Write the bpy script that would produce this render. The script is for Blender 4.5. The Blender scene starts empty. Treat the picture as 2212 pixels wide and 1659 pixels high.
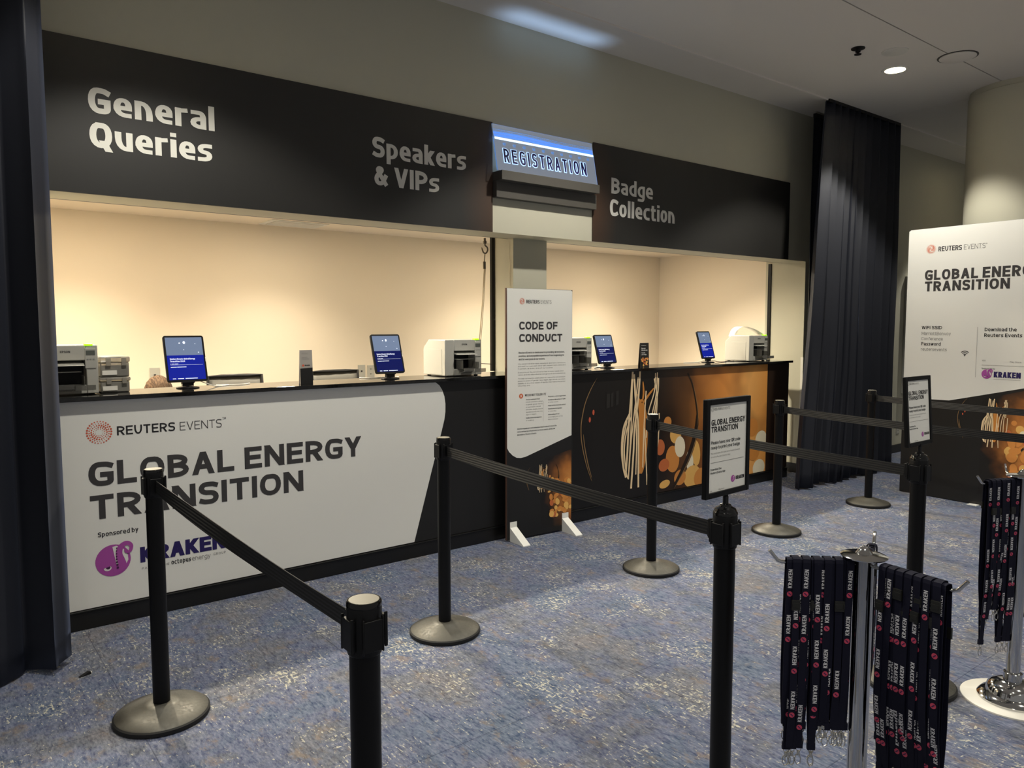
import bpy, bmesh, math, random
from mathutils import Vector, Matrix, Euler
R = math.radians
scene = bpy.context.scene
col = scene.collection
random.seed(7)

# ---------------------------------------------------------------- camera, world, exposure
cam = bpy.data.cameras.new('camera')
cam.sensor_width = 36.0
cam.lens = 1640.0 / 2212.0 * 36.0
cam.clip_start = 0.05
camo = bpy.data.objects.new('camera', cam)
col.objects.link(camo)
YAW, PITCH, ROLL = R(51.847), R(-4.405), R(-0.028)
_f = Vector((math.cos(YAW) * math.cos(PITCH), math.sin(YAW) * math.cos(PITCH), math.sin(PITCH)))
_r = Vector((math.sin(YAW), -math.cos(YAW), 0))
_u = _r.cross(_f)
_r2 = _r * math.cos(ROLL) + _u * math.sin(ROLL)
_u2 = -_r * math.sin(ROLL) + _u * math.cos(ROLL)
camo.matrix_world = Matrix(((_r2.x, _u2.x, -_f.x, 0.0), (_r2.y, _u2.y, -_f.y, -4.335), (_r2.z, _u2.z, -_f.z, 1.55), (0, 0, 0, 1)))
scene.camera = camo
world = bpy.data.worlds.new('lobby_ambient')
scene.world = world
world.use_nodes = True
world.node_tree.nodes['Background'].inputs[0].default_value = (1.0, 0.97, 0.92, 1)
world.node_tree.nodes['Background'].inputs[1].default_value = 0.215
vs = scene.view_settings
vs.view_transform = 'Standard'
vs.look = 'None'
vs.exposure = 0.0
vs.gamma = 1.0
vs.use_curve_mapping = False
P_BOOTH, P_DOWN, P_LED = 350.0, 200.0, .42

# ---------------------------------------------------------------- helpers
def lin(c):
    c /= 255.0
    return c / 12.92 if c <= 0.04045 else ((c + 0.055) / 1.055) ** 2.4
def rgb(r, g, b):
    return (lin(r), lin(g), lin(b), 1.0)
MATS = {}
def mat(name, c, rough=0.6, metal=0.0, emit=0.0, spec=0.5, coat=0.0, trans=0.0, ecol=None, ior=None):
    m = bpy.data.materials.new(name)
    m.use_nodes = True
    b = m.node_tree.nodes['Principled BSDF']
    b.inputs['Base Color'].default_value = c
    b.inputs['Roughness'].default_value = rough
    b.inputs['Metallic'].default_value = metal
    b.inputs['Specular IOR Level'].default_value = spec
    b.inputs['Coat Weight'].default_value = coat
    b.inputs['Transmission Weight'].default_value = trans
    if ior:
        b.inputs['IOR'].default_value = ior
    if emit:
        b.inputs['Emission Color'].default_value = ecol or c
        b.inputs['Emission Strength'].default_value = emit
    MATS[name] = m
    return m
class NT:
    def __init__(s, m):
        s.t = m.node_tree
        s.b = s.t.nodes['Principled BSDF']
    def n(s, kind, **kw):
        nd = s.t.nodes.new(kind)
        for k, v in kw.items():
            setattr(nd, k, v)
        return nd
    def l(s, a, b):
        s.t.links.new(a, b)
    def ramp(s, fac, stops, interp='LINEAR'):
        r = s.n('ShaderNodeValToRGB')
        r.color_ramp.interpolation = interp
        e = r.color_ramp.elements
        while len(e) < len(stops):
            e.new(0.5)
        for i, (p, c) in enumerate(stops):
            e[i].position = p
            e[i].color = c
        s.l(fac, r.inputs[0])
        return r
    def noise(s, vec, scale, detail=3, rough=0.55):
        n = s.n('ShaderNodeTexNoise')
        n.inputs['Scale'].default_value = scale
        n.inputs['Detail'].default_value = detail
        n.inputs['Roughness'].default_value = rough
        s.l(vec, n.inputs['Vector'])
        return n
    def mapping(s, vec, scale=(1, 1, 1), rot=(0, 0, 0), loc=(0, 0, 0)):
        m = s.n('ShaderNodeMapping')
        m.inputs['Scale'].default_value = scale
        m.inputs['Rotation'].default_value = rot
        m.inputs['Location'].default_value = loc
        s.l(vec, m.inputs['Vector'])
        return m
    def mix(s, fac, a, b, mode='MIX'):
        m = s.n('ShaderNodeMix', data_type='RGBA', blend_type=mode)
        for sock, v in ((m.inputs[0], fac), (m.inputs[6], a), (m.inputs[7], b)):
            if hasattr(v, 'is_linked'):
                s.l(v, sock)
            else:
                sock.default_value = v
        return m.outputs[2]
    def math(s, op, a, b=0.0):
        m = s.n('ShaderNodeMath', operation=op)
        for i, v in enumerate((a, b)):
            if hasattr(v, 'is_linked'):
                s.l(v, m.inputs[i])
            else:
                m.inputs[i].default_value = v
        return m.outputs[0]
    def bump(s, h, strength, dist=0.01):
        b = s.n('ShaderNodeBump')
        b.inputs['Strength'].default_value = strength
        b.inputs['Distance'].default_value = dist
        s.l(h, b.inputs['Height'])
        s.l(b.outputs[0], s.b.inputs['Normal'])

class MB:
    """collects geometry for ONE mesh object"""
    def __init__(s):
        s.v, s.f, s.m = [], [], []
    def poly(s, pts, mi=0):
        k = len(s.v)
        s.v += [tuple(p) for p in pts]
        s.f.append(tuple(range(k, k + len(pts))))
        s.m.append(mi)
        return s
    def box(s, x0, x1, y0, y1, z0, z1, mi=0, M=None):
        k = len(s.v)
        c = [(x, y, z) for z in (z0, z1) for y in (y0, y1) for x in (x0, x1)]
        if M is not None:
            c = [tuple(M @ Vector(p)) for p in c]
        s.v += c
        for q in ((0, 2, 3, 1), (4, 5, 7, 6), (0, 1, 5, 4), (2, 6, 7, 3), (0, 4, 6, 2), (1, 3, 7, 5)):
            s.f.append(tuple(k + i for i in q))
            s.m.append(mi)
        return s
    def prism(s, loop, d, mi=0):
        """loop: list of 3-D points of a planar outline, d: extrusion vector"""
        k, n = len(s.v), len(loop)
        d = Vector(d)
        s.v += [tuple(p) for p in loop] + [tuple(Vector(p) + d) for p in loop]
        s.f += [tuple(range(k, k + n))[::-1], tuple(range(k + n, k + 2 * n))]
        s.m += [mi, mi]
        for i in range(n):
            j = (i + 1) % n
            s.f.append((k + i, k + j, k + n + j, k + n + i))
            s.m.append(mi)
        return s
    def lathe(s, prof, c=(0, 0, 0), n=40, mi=0, axis='z', caps=True):
        k = len(s.v)
        for r, z in prof:
            for i in range(n):
                a = 2 * math.pi * i / n
                p = (r * math.cos(a), r * math.sin(a), z)
                if axis == 'y':
                    p = (p[0], z, p[1])
                if axis == 'x':
                    p = (z, p[0], p[1])
                s.v.append((c[0] + p[0], c[1] + p[1], c[2] + p[2]))
        for a in range(len(prof) - 1):
            for i in range(n):
                j = (i + 1) % n
                s.f.append((k + a * n + i, k + a * n + j, k + (a + 1) * n + j, k + (a + 1) * n + i))
                s.m.append(mi)
        for a, rev in ((0, True), (len(prof) - 1, False)):
            if caps and prof[a][0] > 1e-5:
                q = tuple(k + a * n + i for i in range(n))
                s.f.append(q[::-1] if rev else q)
                s.m.append(mi)
        return s
    def tube(s, pts, r, n=8, mi=0, closed=False):
        pts = [Vector(p) for p in pts]
        N = len(pts)
        rr = r if isinstance(r, (list, tuple)) else [r] * N
        k = len(s.v)
        up = None
        for i, p in enumerate(pts):
            a = pts[(i - 1) % N] if (i or closed) else p
            b = pts[(i + 1) % N] if (i < N - 1 or closed) else p
            t = (b - a).normalized()
            if up is None:
                up = Vector((0, 0, 1)) if abs(t.z) < 0.9 else Vector((1, 0, 0))
            x = t.cross(up).normalized()
            up = x.cross(t).normalized()
            for j in range(n):
                q = 2 * math.pi * j / n
                s.v.append(tuple(p + (x * math.cos(q) + up * math.sin(q)) * rr[i]))
        for i in range(N if closed else N - 1):
            for j in range(n):
                i2, j2 = (i + 1) % N, (j + 1) % n
                s.f.append((k + i * n + j, k + i * n + j2, k + i2 * n + j2, k + i2 * n + j))
                s.m.append(mi)
        if not closed:
            s.f += [tuple(k + j for j in range(n))[::-1], tuple(k + (N - 1) * n + j for j in range(n))]
            s.m += [mi, mi]
        return s
    def ball(s, c, r, n=12, m=8, mi=0, sc=(1, 1, 1)):
        prof = [(max(1e-6, r * math.sin(math.pi * i / m)), -r * math.cos(math.pi * i / m)) for i in range(m + 1)]
        k = len(s.v)
        s.lathe(prof, (0, 0, 0), n, mi)
        for i in range(k, len(s.v)):
            x, y, z = s.v[i]
            s.v[i] = (c[0] + x * sc[0], c[1] + y * sc[1], c[2] + z * sc[2])
        return s
    def build(s, name, mats, parent=None, bevel=0.0, smooth=True, ang=38, label=None):
        me = bpy.data.meshes.new(name)
        me.from_pydata(s.v, [], s.f)
        mats = mats if isinstance(mats, (list, tuple)) else [mats]
        for m in mats:
            me.materials.append(m)
        if len(mats) > 1:
            me.polygons.foreach_set('material_index', s.m)
        if smooth:
            me.polygons.foreach_set('use_smooth', [True] * len(me.polygons))
            me.set_sharp_from_angle(angle=R(ang))
        me.update()
        o = bpy.data.objects.new(name, me)
        col.objects.link(o)
        if parent is not None:
            o.parent = parent
        if bevel:
            b = o.modifiers.new('bevel', 'BEVEL')
            b.width = bevel
            b.segments = 2
            b.limit_method = 'ANGLE'
            b.angle_limit = R(50)
        if label:
            o['label'] = label
        return o

def tag(o, label=None, cat=None, group=None, kind=None):
    for k, v in (('label', label), ('category', cat), ('group', group), ('kind', kind)):
        if v:
            o[k] = v
    return o
def thing(name, loc, label, cat, group=None, rz=0.0):
    o = bpy.data.objects.new(name, None)
    o.empty_display_size = 0.05
    col.objects.link(o)
    o.location = loc
    o.rotation_euler = (0, 0, rz)
    return tag(o, label, cat, group)
def kids(o):
    return [c for c in bpy.data.objects if c.parent == o]
def copy_tree(o, parent=None):
    c = o.copy()
    col.objects.link(c)
    if parent is not None:
        c.parent = parent
    for ch in kids(o):
        copy_tree(ch, c)
    return c
def struct(mb, name, m, bevel=0.0, smooth=False):
    return tag(mb.build(name, m, None, bevel, smooth), kind='structure')

# ---------------------------------------------------------------- lettering: strokes of a signwriter's sans
GL = {
 'A': (1.02, 'd 0,0 .5,1|d .5,1 1,0|.2,.3 .8,.3'), 'B': (.9, '0,0 0,1 .93,1,.5 .93,.53,.5 0,.53|0,.53 1,.53,.5 1,0,.5 0,0'),
 'C': (.9, '1,.93 .78,1,.4 0,1,.5 0,0,.5 .78,0,.4 1,.07'), 'D': (.98, '0,0 0,1 1,1,.5 1,0,.5 0,0 0,.3'),
 'E': (.8, '1,1 0,1 0,0 1,0|0,.52 .9,.52'), 'F': (.76, '1,1 0,1 0,0|0,.5 .9,.5'),
 'G': (.98, '.99,.93 .78,1,.4 0,1,.5 0,0,.5 1,0,.3 1,.46 .62,.46'), 'H': (.98, '0,0 0,1|1,0 1,1|0,.52 1,.52'), 'I': (.0, '0,0 0,1'),
 'J': (.6, '1,1 1,0,.4 0,0'), 'K': (.94, '0,0 0,1|d .12,.42 1,1|d .32,.55 1,0'), 'L': (.72, '0,1 0,0 1,0'),
 'M': (1.15, '0,0 0,1|1,0 1,1|d 0,1 .5,.2|d .5,.2 1,1'), 'N': (1.0, '0,0 0,1|1,0 1,1|d 0,1 1,0'),
 'O': (1.04, '.5,1 0,1,.5 0,0,.5 1,0,.5 1,1,.5 .5,1 .4,1'), 'P': (.86, '0,0 0,1 1,1,.5 1,.42,.5 0,.42'),
 'Q': (1.04, '.5,1 0,1,.5 0,0,.5 1,0,.5 1,1,.5 .5,1 .4,1|d .6,.3 1,-.12'), 'R': (.9, '0,0 0,1 1,1,.5 1,.45,.5 0,.45|d .5,.45 1,0'),
 'S': (.84, '.97,.94 .75,1,.4 0,1,.5 0,.52,.5 1,.52,.5 1,0,.5 .25,0,.4 .03,.06'), 'T': (.86, '0,1 1,1|.5,1 .5,0'),
 'U': (.96, '0,1 0,0,.5 1,0,.5 1,1'), 'V': (.98, 'd 0,1 .5,0|d .5,0 1,1'), 'W': (1.4, 'd 0,1 .25,0|d .25,0 .5,1|d .5,1 .75,0|d .75,0 1,1'),
 'X': (.92, 'd 0,0 1,1|d 0,1 1,0'), 'Y': (.92, 'd 0,1 .5,.42|d .5,.42 1,1|.5,.5 .5,0'), 'Z': (.82, '0,1 1,1|0,0 1,0|d 0,0 1,1'),
 '0': (.85, '.5,1 0,1,.5 0,0,.5 1,0,.5 1,1,.5 .5,1 .4,1'), '1': (.35, '0,.9 1,1 1,0'), '2': (.8, '0,.85 0,1,.4 1,1,.5 1,.5,.5 0,.3,.4 0,0 1,0'),
 '4': (.85, '.75,0 .75,1 0,.3 1,.3'), '&': (1.0, '1,0 .25,.8,.3 .4,1,.5 .75,.85,.4 .1,.4,.4 .2,0,.5 .7,0,.4 1,.45'),
 '.': (.0, '0,0 .01,0'), ',': (.0, '0,0 .01,-.1'), '-': (.4, '0,.45 1,.45'), ':': (.0, '0,0 .01,0|0,.6 .01,.6'), '!': (0, '0,0 .01,0|0,.35 0,1'), "'": (0, '0,.8 0,1'), '/': (.5, 'd 0,0 1,1'),
}
LC = {
 'a': (.72, '.06,1 1,1,.4 1,0|1,.56 0,.56,.5 0,0,.5 1,0'), 'b': (.78, '0,0 0,a|0,1 1,1,.5 1,0,.5 0,0'), 'c': (.66, '1,1 0,1,.5 0,0,.5 1,0'),
 'd': (.78, '1,0 1,a|1,1 0,1,.5 0,0,.5 1,0'), 'e': (.76, '0,.48 1,.48 1,1,.5 0,1,.5 0,0,.5 .95,0'), 'f': (.5, '1,a .3,a,.3 .3,0|0,1 .9,1'),
 'g': (.78, '1,0 0,0,.5 0,1,.5 1,1|1,1 1,p,.3 .05,p'), 'h': (.76, '0,0 0,a|0,1 1,1,.5 1,0'), 'i': (.0, '0,0 0,1|0,a .01,a'), 'j': (.25, '1,1 1,p,.3 0,p|1,a 1.01,a'),
 'k': (.72, '0,0 0,a|d .1,.38 1,1|d .3,.55 1,0'), 'l': (.0, '0,0 0,a'), 'm': (1.2, '0,0 0,1|0,1 .5,1,.4 .5,0|.5,1 1,1,.4 1,0'),
 'n': (.76, '0,0 0,1|0,1 1,1,.5 1,0'), 'o': (.78, '.5,1 0,1,.5 0,0,.5 1,0,.5 1,1,.5 .5,1 .4,1'), 'p': (.78, '0,p 0,1|0,1 1,1,.5 1,0,.5 0,0'),
 'q': (.78, '1,p 1,1|1,1 0,1,.5 0,0,.5 1,0'), 'r': (.46, '0,0 0,1|0,.95 1,1'), 's': (.66, '1,1 0,1,.5 0,.52,.5 1,.52,.5 1,0,.5 0,0'),
 't': (.5, '.3,t .3,0,.3 1,0|0,1 .9,1'), 'u': (.76, '0,1 0,0,.5 1,0|1,0 1,1'), 'v': (.76, 'd 0,1 .5,0|d .5,0 1,1'), 'w': (1.15, 'd 0,1 .25,0|d .25,0 .5,1|d .5,1 .75,0|d .75,0 1,1'),
 'x': (.74, 'd 0,0 1,1|d 0,1 1,0'), 'y': (.76, 'd 0,1 .5,0|d .2,-.4 1,1'), 'z': (.66, '0,1 1,1|0,0 1,0|d 0,0 1,1'),
}
XH = 0.75
def glyph_strokes(ch, wd, w, seg, grow=0.0):
    """strips (2-D, cap height 1) of one glyph, stroke width w, body width wd (outer)"""
    low = ch in LC
    adv, code = LC[ch] if low else GL.get(ch, GL['-'])
    top = XH if low else 1.0
    rt = 1 - (2.2 if low else .9) * max(0, w - .10)          # horizontals are thinner than stems in the heavy cuts
    wy = w * rt
    X = lambda x: w / 2 + x * (wd - w)
    def Y(t):
        if t == 'a':
            return 1.02 - wy / 2
        if t == 'p':
            return -0.26 + wy / 2
        if t == 't':
            return 0.94 - wy / 2
        return wy / 2 + float(t) * (top - wy)
    out = []
    for path in code.split('|'):
        if path.startswith('d '):
            (xa, ya), (xb, yb) = [p.split(',') for p in path[2:].split()]
            yy = lambda t: float(t) * top
            a, b = Vector((X(float(xa)), yy(ya))), Vector((X(float(xb)), yy(yb)))
            g = Vector((0, grow / 2 * (1 if b.y > a.y else -1)))
            L = (b - a).length
            h = min(0.75 * w, 0.5 * w * L / max(1e-4, abs(b.y - a.y))) + grow / 2
            a, b = a - g, b + g
            out.append([(Vector((a.x - h, a.y)), Vector((a.x + h, a.y))), (Vector((b.x - h, b.y)), Vector((b.x + h, b.y)))])
            continue
        P = []
        for tok in path.split():
            q = tok.split(',')
            P.append((Vector((X(float(q[0])), Y(q[1]))), float(q[2]) if len(q) > 2 else 0.0))
        pts = []
        for i, (p, f) in enumerate(P):
            if f == 0 or i == 0 or i == len(P) - 1:
                pts.append(p)
                continue
            pa, fa = P[i - 1]
            pb, fb = P[i + 1]
            ta = f if fa or f <= .4 else 0.75
            tb = f if fb or f <= .4 else 0.75
            s, e = p + (pa - p) * ta, p + (pb - p) * tb
            c1, c2 = s + (p - s) * .6, e + (p - e) * .6
            for k in range(seg + 1):
                t = k / seg
                pts.append(s * (1 - t) ** 3 + c1 * 3 * t * (1 - t) ** 2 + c2 * 3 * t * t * (1 - t) + e * t ** 3)
        q = [pts[0]]
        for p in pts[1:]:
            if (p - q[-1]).length > 1e-4:
                q.append(p)
        pts = q
        if len(pts) < 2:
            pts = [pts[0], pts[0] + Vector((.001, 0))]
        half = lambda t: (w * abs(t.y) + wy * abs(t.x)) / 2 / max(.5, abs(t.y) + abs(t.x)) if 0 else (w * t.y * t.y + wy * t.x * t.x) / 2
        d0, d1 = (pts[0] - pts[1]).normalized(), (pts[-1] - pts[-2]).normalized()
        perp = lambda d: half(Vector((-d.y, d.x)))
        pts[0] = pts[0] + d0 * (perp(d0) + grow / 2)
        pts[-1] = pts[-1] + d1 * (perp(d1) + grow / 2)
        strip = []
        for i, p in enumerate(pts):
            ta = (p - pts[i - 1]).normalized() if i else None
            tb = (pts[i + 1] - p).normalized() if i < len(pts) - 1 else None
            t = ((ta or tb) + (tb or ta)).normalized()
            n = Vector((-t.y, t.x))
            if ta and tb and ta.dot(tb) < .3:
                # square corner: outer edges of both strokes meet
                na, nb = Vector((-ta.y, ta.x)), Vector((-tb.y, tb.x))
                ka, kb = half(ta) + grow / 2, half(tb) + grow / 2
                den = na.x * nb.y - na.y * nb.x
                off = Vector(((ka * nb.y - kb * na.y) / den, (na.x * kb - nb.x * ka) / den)) if abs(den) > .2 else n * ka
                strip.append((p + off, p - off))
                continue
            k = half(t) + grow / 2
            strip.append((p + n * k, p - n * k))
        out.append(strip)
    return out
def text_width(s, w, track, wf):
    tot = 0.0
    for ch in s:
        if ch == ' ':
            tot += .38 * wf
        else:
            adv = (LC[ch] if ch in LC else GL.get(ch, GL['-']))[0]
            tot += (w + adv * (1 - 0.45 * w) * wf * .86 if adv else w) + track
    return tot - track
def text(mb, s, x0, z0, cap, w=.2, x1=None, mi=0, y=-.001, track=.11, wf=1.0, seg=5, slant=0.0, frame=None, grow=0.0):
    """letters facing -y with the left foot at (x0, z0); x1 fits the width"""
    if x1 is not None:
        for _ in range(12):
            cur = text_width(s, w, track, wf) * cap
            wf *= max(.3, 1 + ((x1 - x0) / cur - 1) * 1.25)
    x = 0.0
    n = 0
    for ch in s:
        if ch == ' ':
            x += .38 * wf
            continue
        adv = (LC[ch] if ch in LC else GL.get(ch, GL['-']))[0]
        wd = w + adv * (1 - 0.45 * w) * wf * .86 if adv else w
        for strip in glyph_strokes(ch, wd, w, seg, grow):
            n += 1
            for j, ((a, b), (c, d)) in enumerate(zip(strip, strip[1:])):
                yy = y - (n % 5) * 0.00002 - j * .00001
                q = []
                for p in (a, b, d, c):
                    lx, lz = x0 + (x + p.x + slant * p.y) * cap, z0 + p.y * cap
                    q.append(frame(lx, lz, yy) if frame else (lx, yy, lz))
                mb.poly(q, mi)
        x += wd + track
    return x0 + (x - track) * cap
def para(mb, lines, x0, z0, cap, lead, w=.14, mi=0, x1=None, **k):
    for i, s in enumerate(lines):
        text(mb, s, x0, z0 - i * lead, cap, w, None, mi, seg=2, **k)
def disc(mb, x, z, rx, rz=None, y=-.001, n=18, mi=0, rot=0.0, clip=None):
    rz = rz or rx
    p = []
    for i in range(n):
        a = 2 * math.pi * i / n
        u, v = rx * math.cos(a), rz * math.sin(a)
        p.append((x + u * math.cos(rot) - v * math.sin(rot), z + u * math.sin(rot) + v * math.cos(rot)))
    flat(mb, p, y, mi, clip)
def clip_poly(p, c):
    for ax, lim, sg in ((0, c[0], 1), (0, c[1], -1), (1, c[2], 1), (1, c[3], -1)):
        o = []
        for i in range(len(p)):
            a, b = p[i - 1], p[i]
            ia, ib = sg * (a[ax] - lim) >= 0, sg * (b[ax] - lim) >= 0
            if ia != ib:
                t = (lim - a[ax]) / (b[ax] - a[ax])
                o.append((a[0] + (b[0] - a[0]) * t, a[1] + (b[1] - a[1]) * t))
            if ib:
                o.append(b)
        p = o
        if not p:
            break
    return p
def flat(mb, p, y, mi=0, clip=None):
    if clip:
        p = clip_poly(p, clip)
    if len(p) > 2:
        mb.poly([(a, y, b) for a, b in p], mi)
def smooth_pts(p, k=6):
    o = []
    for i in range(len(p) - 1):
        a, b, c, d = [Vector(p[max(0, min(len(p) - 1, j))]) for j in (i - 1, i, i + 1, i + 2)]
        for s in range(k):
            t = s / k
            o.append(.5 * ((2 * b) + (c - a) * t + (2 * a - 5 * b + 4 * c - d) * t * t + (3 * b - a - 3 * c + d) * t ** 3))
    o.append(Vector(p[-1]))
    return o
def stroke(mb, p, w, y, mi=0, clip=None, taper=False):
    p = [Vector(q) for q in p]
    N = len(p)
    E = []
    for i in range(N):
        t = (p[min(N - 1, i + 1)] - p[max(0, i - 1)]).normalized()
        ww = w * (math.sin(math.pi * (i + .5) / N) ** .5 if taper else 1)
        n = Vector((-t.y, t.x)) * ww / 2
        E.append((p[i] + n, p[i] - n))
    for (a, b), (c, d) in zip(E, E[1:]):
        flat(mb, [tuple(a), tuple(b), tuple(d), tuple(c)], y, mi, clip)
def dot_logo(mb, x, z, r, y=-.001, mi=0):
    """ring of dotted spirals"""
    n0 = len(mb.f)
    for k, (rr, n, dr) in enumerate(((.93, 26, .074), (.76, 24, .05), (.60, 20, .068), (.44, 16, .048), (.30, 11, .037))):
        for i in range(n):
            a = 2 * math.pi * i / n + k * .3
            g = .62 + .55 * abs(math.cos(a - .35 * k))
            disc(mb, x + r * rr * math.cos(a), z + r * rr * math.sin(a), r * dr * g, y=y, n=8, mi=mi)
def swirl_logo(mb, x, z, r, y):
    disc(mb, x, z, r * .86, y=y, n=24, mi=1)
    for i in range(24):
        a = 2 * math.pi * i / 24
        disc(mb, x + r * .95 * math.cos(a), z + r * .95 * math.sin(a), r * .06, y=y - .0003, n=6, mi=1)
    for a0 in (0, 180):
        p = [(x + r * q * math.cos(R(a0 + 200 * q)), z + r * q * math.sin(R(a0 + 200 * q))) for q in (.1, .22, .34, .46, .58, .7)]
        stroke(mb, p, r * .16, y - .0005 - a0 * 1e-6, 2, None, True)
        p = [(x + r * q * math.cos(R(a0 + 90 + 200 * q)), z + r * q * math.sin(R(a0 + 90 + 200 * q))) for q in (.3, .42, .54, .66, .78)]
        stroke(mb, p, r * .10, y - .0005 - a0 * 1e-6, 0, None, True)
def kraken_emblem(mb, x, z, r, y, body, dark, white, field):
    """round purple sponsor emblem: curled arm with suckers, one eye"""
    disc(mb, x, z, r, y=y, n=36, mi=body)
    flat(mb, [(x + a * r, z + b * r) for a, b in ((-.02, .86), (.2, .9), (.5, .74), (.72, .5), (.84, .2), (.86, -.1), (.7, -.42), (.5, -.2), (.42, .1), (.36, -.3), (.22, -.62), (.14, -.1))], y - .0004, field)
    arm = smooth_pts([(.22, -.6), (.5, -.45), (.46, -.1), (.34, .35), (.46, .8), (.8, .98), (1.05, .78), (.98, .45), (.76, .4), (.68, .58)])
    for i in range(len(arm) - 1):
        t = i / len(arm)
        w = r * (.44 * (1 - t) ** 1.2 + .1)
        a, b = arm[i], arm[i + 1]
        stroke(mb, [(x + a.x * r, z + a.y * r), (x + b.x * r, z + b.y * r)], w, y - .0008 - i * .00003, body)
        disc(mb, x + a.x * r, z + a.y * r, w / 2, y=y - .000815 - i * .00003, n=10, mi=body)
    for i in range(8):
        t = i / 7
        disc(mb, x + r * (.24 - .02 * t - .04 * math.sin(t * 3.1)), z + r * (-.5 + 1.25 * t), r * (.07 - .03 * t), y=y - .0026, n=8, mi=dark)
    disc(mb, x - .33 * r, z - .45 * r, r * .22, r * .17, y=y - .0008, n=14, mi=white)
    disc(mb, x - .3 * r, z - .4 * r, r * .13, r * .12, y=y - .0011, n=10, mi=dark)
    flat(mb, [(x - .62 * r, z - .2 * r), (x - .6 * r, z - .44 * r), (x - .05 * r, z - .3 * r), (x - .05 * r, z - .12 * r)], y - .0014, body)

# ---------------------------------------------------------------- materials
paint = mat('wall_paint', rgb(190, 187, 168), .75)
t = NT(paint)
tc = t.n('ShaderNodeTexCoord')
n = t.noise(tc.outputs['Object'], 260, 2)
t.bump(n.outputs[0], .12, .002)
booth_paint = mat('booth_wall_paint', rgb(232, 220, 200), .8)
t = NT(booth_paint)
tc = t.n('ShaderNodeTexCoord')
n = t.noise(tc.outputs['Object'], 180, 3)
t.bump(n.outputs[0], .15, .002)
ceil_paint = mat('ceiling_paint', rgb(228, 222, 212), .85)
trim_dark = mat('ceiling_reveal', rgb(70, 68, 62), .8)
white_trim = mat('white_corner_bead', rgb(225, 222, 212), .4)
black_lam = mat('black_laminate', rgb(26, 25, 24), .42)
black_stone = mat('black_stone_top', rgb(12, 12, 12), .07, spec=.6)
t = NT(black_stone)
tc = t.n('ShaderNodeTexCoord')
n = t.noise(tc.outputs['Object'], 90, 4)
r_ = t.ramp(n.outputs[0], [(.45, rgb(10, 10, 10)), (.75, rgb(34, 33, 31))])
t.l(r_.outputs[0], t.b.inputs['Base Color'])
base_black = mat('black_baseboard', rgb(20, 19, 18), .35)
white_print = mat('white_print', rgb(243, 242, 235), .42)
ink = mat('charcoal_ink', rgb(62, 60, 60), .5)
ink_black = mat('black_ink', rgb(30, 28, 30), .5)
ink_grey = mat('grey_ink', rgb(140, 138, 134), .5)
ink_light = mat('light_grey_ink', rgb(178, 175, 170), .5)
ink_red = mat('coral_ink', rgb(214, 96, 66), .5)
ink_pink = mat('pale_coral_ink', rgb(226, 176, 160), .5)
ink_orange = mat('orange_ink', rgb(222, 104, 48), .5)
purple = mat('purple_ink', rgb(176, 78, 168), .5)
purple_d = mat('dark_purple_ink', rgb(70, 22, 74), .5)
navy_ink = mat('navy_ink', rgb(34, 20, 92), .5)
white_ink = mat('white_ink', rgb(240, 238, 232), .5)
hdr_letter = mat('white_vinyl_letters', rgb(228, 226, 216), .45)
shaded_letter = mat('shaded_white_vinyl_letters', rgb(214, 212, 205), .45)  # same white letters in weaker light; the dimness is put into the colour
cream_fil = mat('filament_print', rgb(250, 222, 176), .45)
gold_fil = mat('gold_filament_print', rgb(214, 140, 62), .45)
bk_white = mat('bokeh_white_print', rgb(252, 240, 208), .45)
bk_yel = mat('bokeh_yellow_print', rgb(244, 190, 104), .45)
bk_org = mat('bokeh_orange_print', rgb(222, 146, 70), .45)
bk_red = mat('bokeh_red_print', rgb(206, 112, 62), .45)
glassline = mat('glass_rim_print', rgb(150, 118, 78), .45)
glassdark = mat('glass_edge_print', rgb(40, 26, 14), .45)
refl_print = mat('window_glint_print', rgb(40, 38, 35), .45)
black_plastic = mat('black_plastic', rgb(16, 16, 17), .4, spec=.3)
black_gloss = mat('black_gloss_plastic', rgb(14, 14, 15), .12)
black_powder = mat('black_powder_coat', rgb(11, 11, 12), .42, spec=.25)
belt_mat = mat('black_webbing', rgb(30, 30, 30), .7)
t = NT(belt_mat)
tc = t.n('ShaderNodeTexCoord')
wv = t.n('ShaderNodeTexWave', wave_type='BANDS', bands_direction='Z')
wv.inputs['Scale'].default_value = 30
t.l(tc.outputs['Object'], wv.inputs['Vector'])
r_ = t.ramp(wv.outputs[1], [(.2, rgb(15, 15, 15)), (.8, rgb(32, 31, 30))])
t.l(r_.outputs[0], t.b.inputs['Base Color'])
t.bump(wv.outputs[1], .4, .002)
base_metal = mat('champagne_base_metal', rgb(80, 78, 71), .5, .35)
t = NT(base_metal)
tc = t.n('ShaderNodeTexCoord')
n = t.noise(t.mapping(tc.outputs['Object'], (30, 30, 30)).outputs[0], 3, 4)
r_ = t.ramp(n.outputs[0], [(.35, (.42,) * 3 + (1,)), (.7, (.6,) * 3 + (1,))])
t.l(r_.outputs[0], t.b.inputs['Roughness'])
cap_metal = mat('pale_cap_label', rgb(150, 146, 132), .4, .15)
chrome = mat('polished_chrome', rgb(200, 200, 200), .08, 1.0)
steel = mat('clip_nickel', rgb(205, 203, 196), .2, 1.0)
bracket_m = mat('dark_grey_bracket', rgb(78, 75, 70), .45)
drape_m = mat('black_velour', rgb(34, 36, 44), .55, spec=.35)
b = drape_m.node_tree.nodes['Principled BSDF']
b.inputs['Sheen Weight'].default_value = .16
b.inputs['Sheen Tint'].default_value = rgb(150, 165, 205)
b.inputs['Sheen Roughness'].default_value = .4
printer_w = mat('printer_white_plastic', rgb(180, 178, 169), .45)
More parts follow.
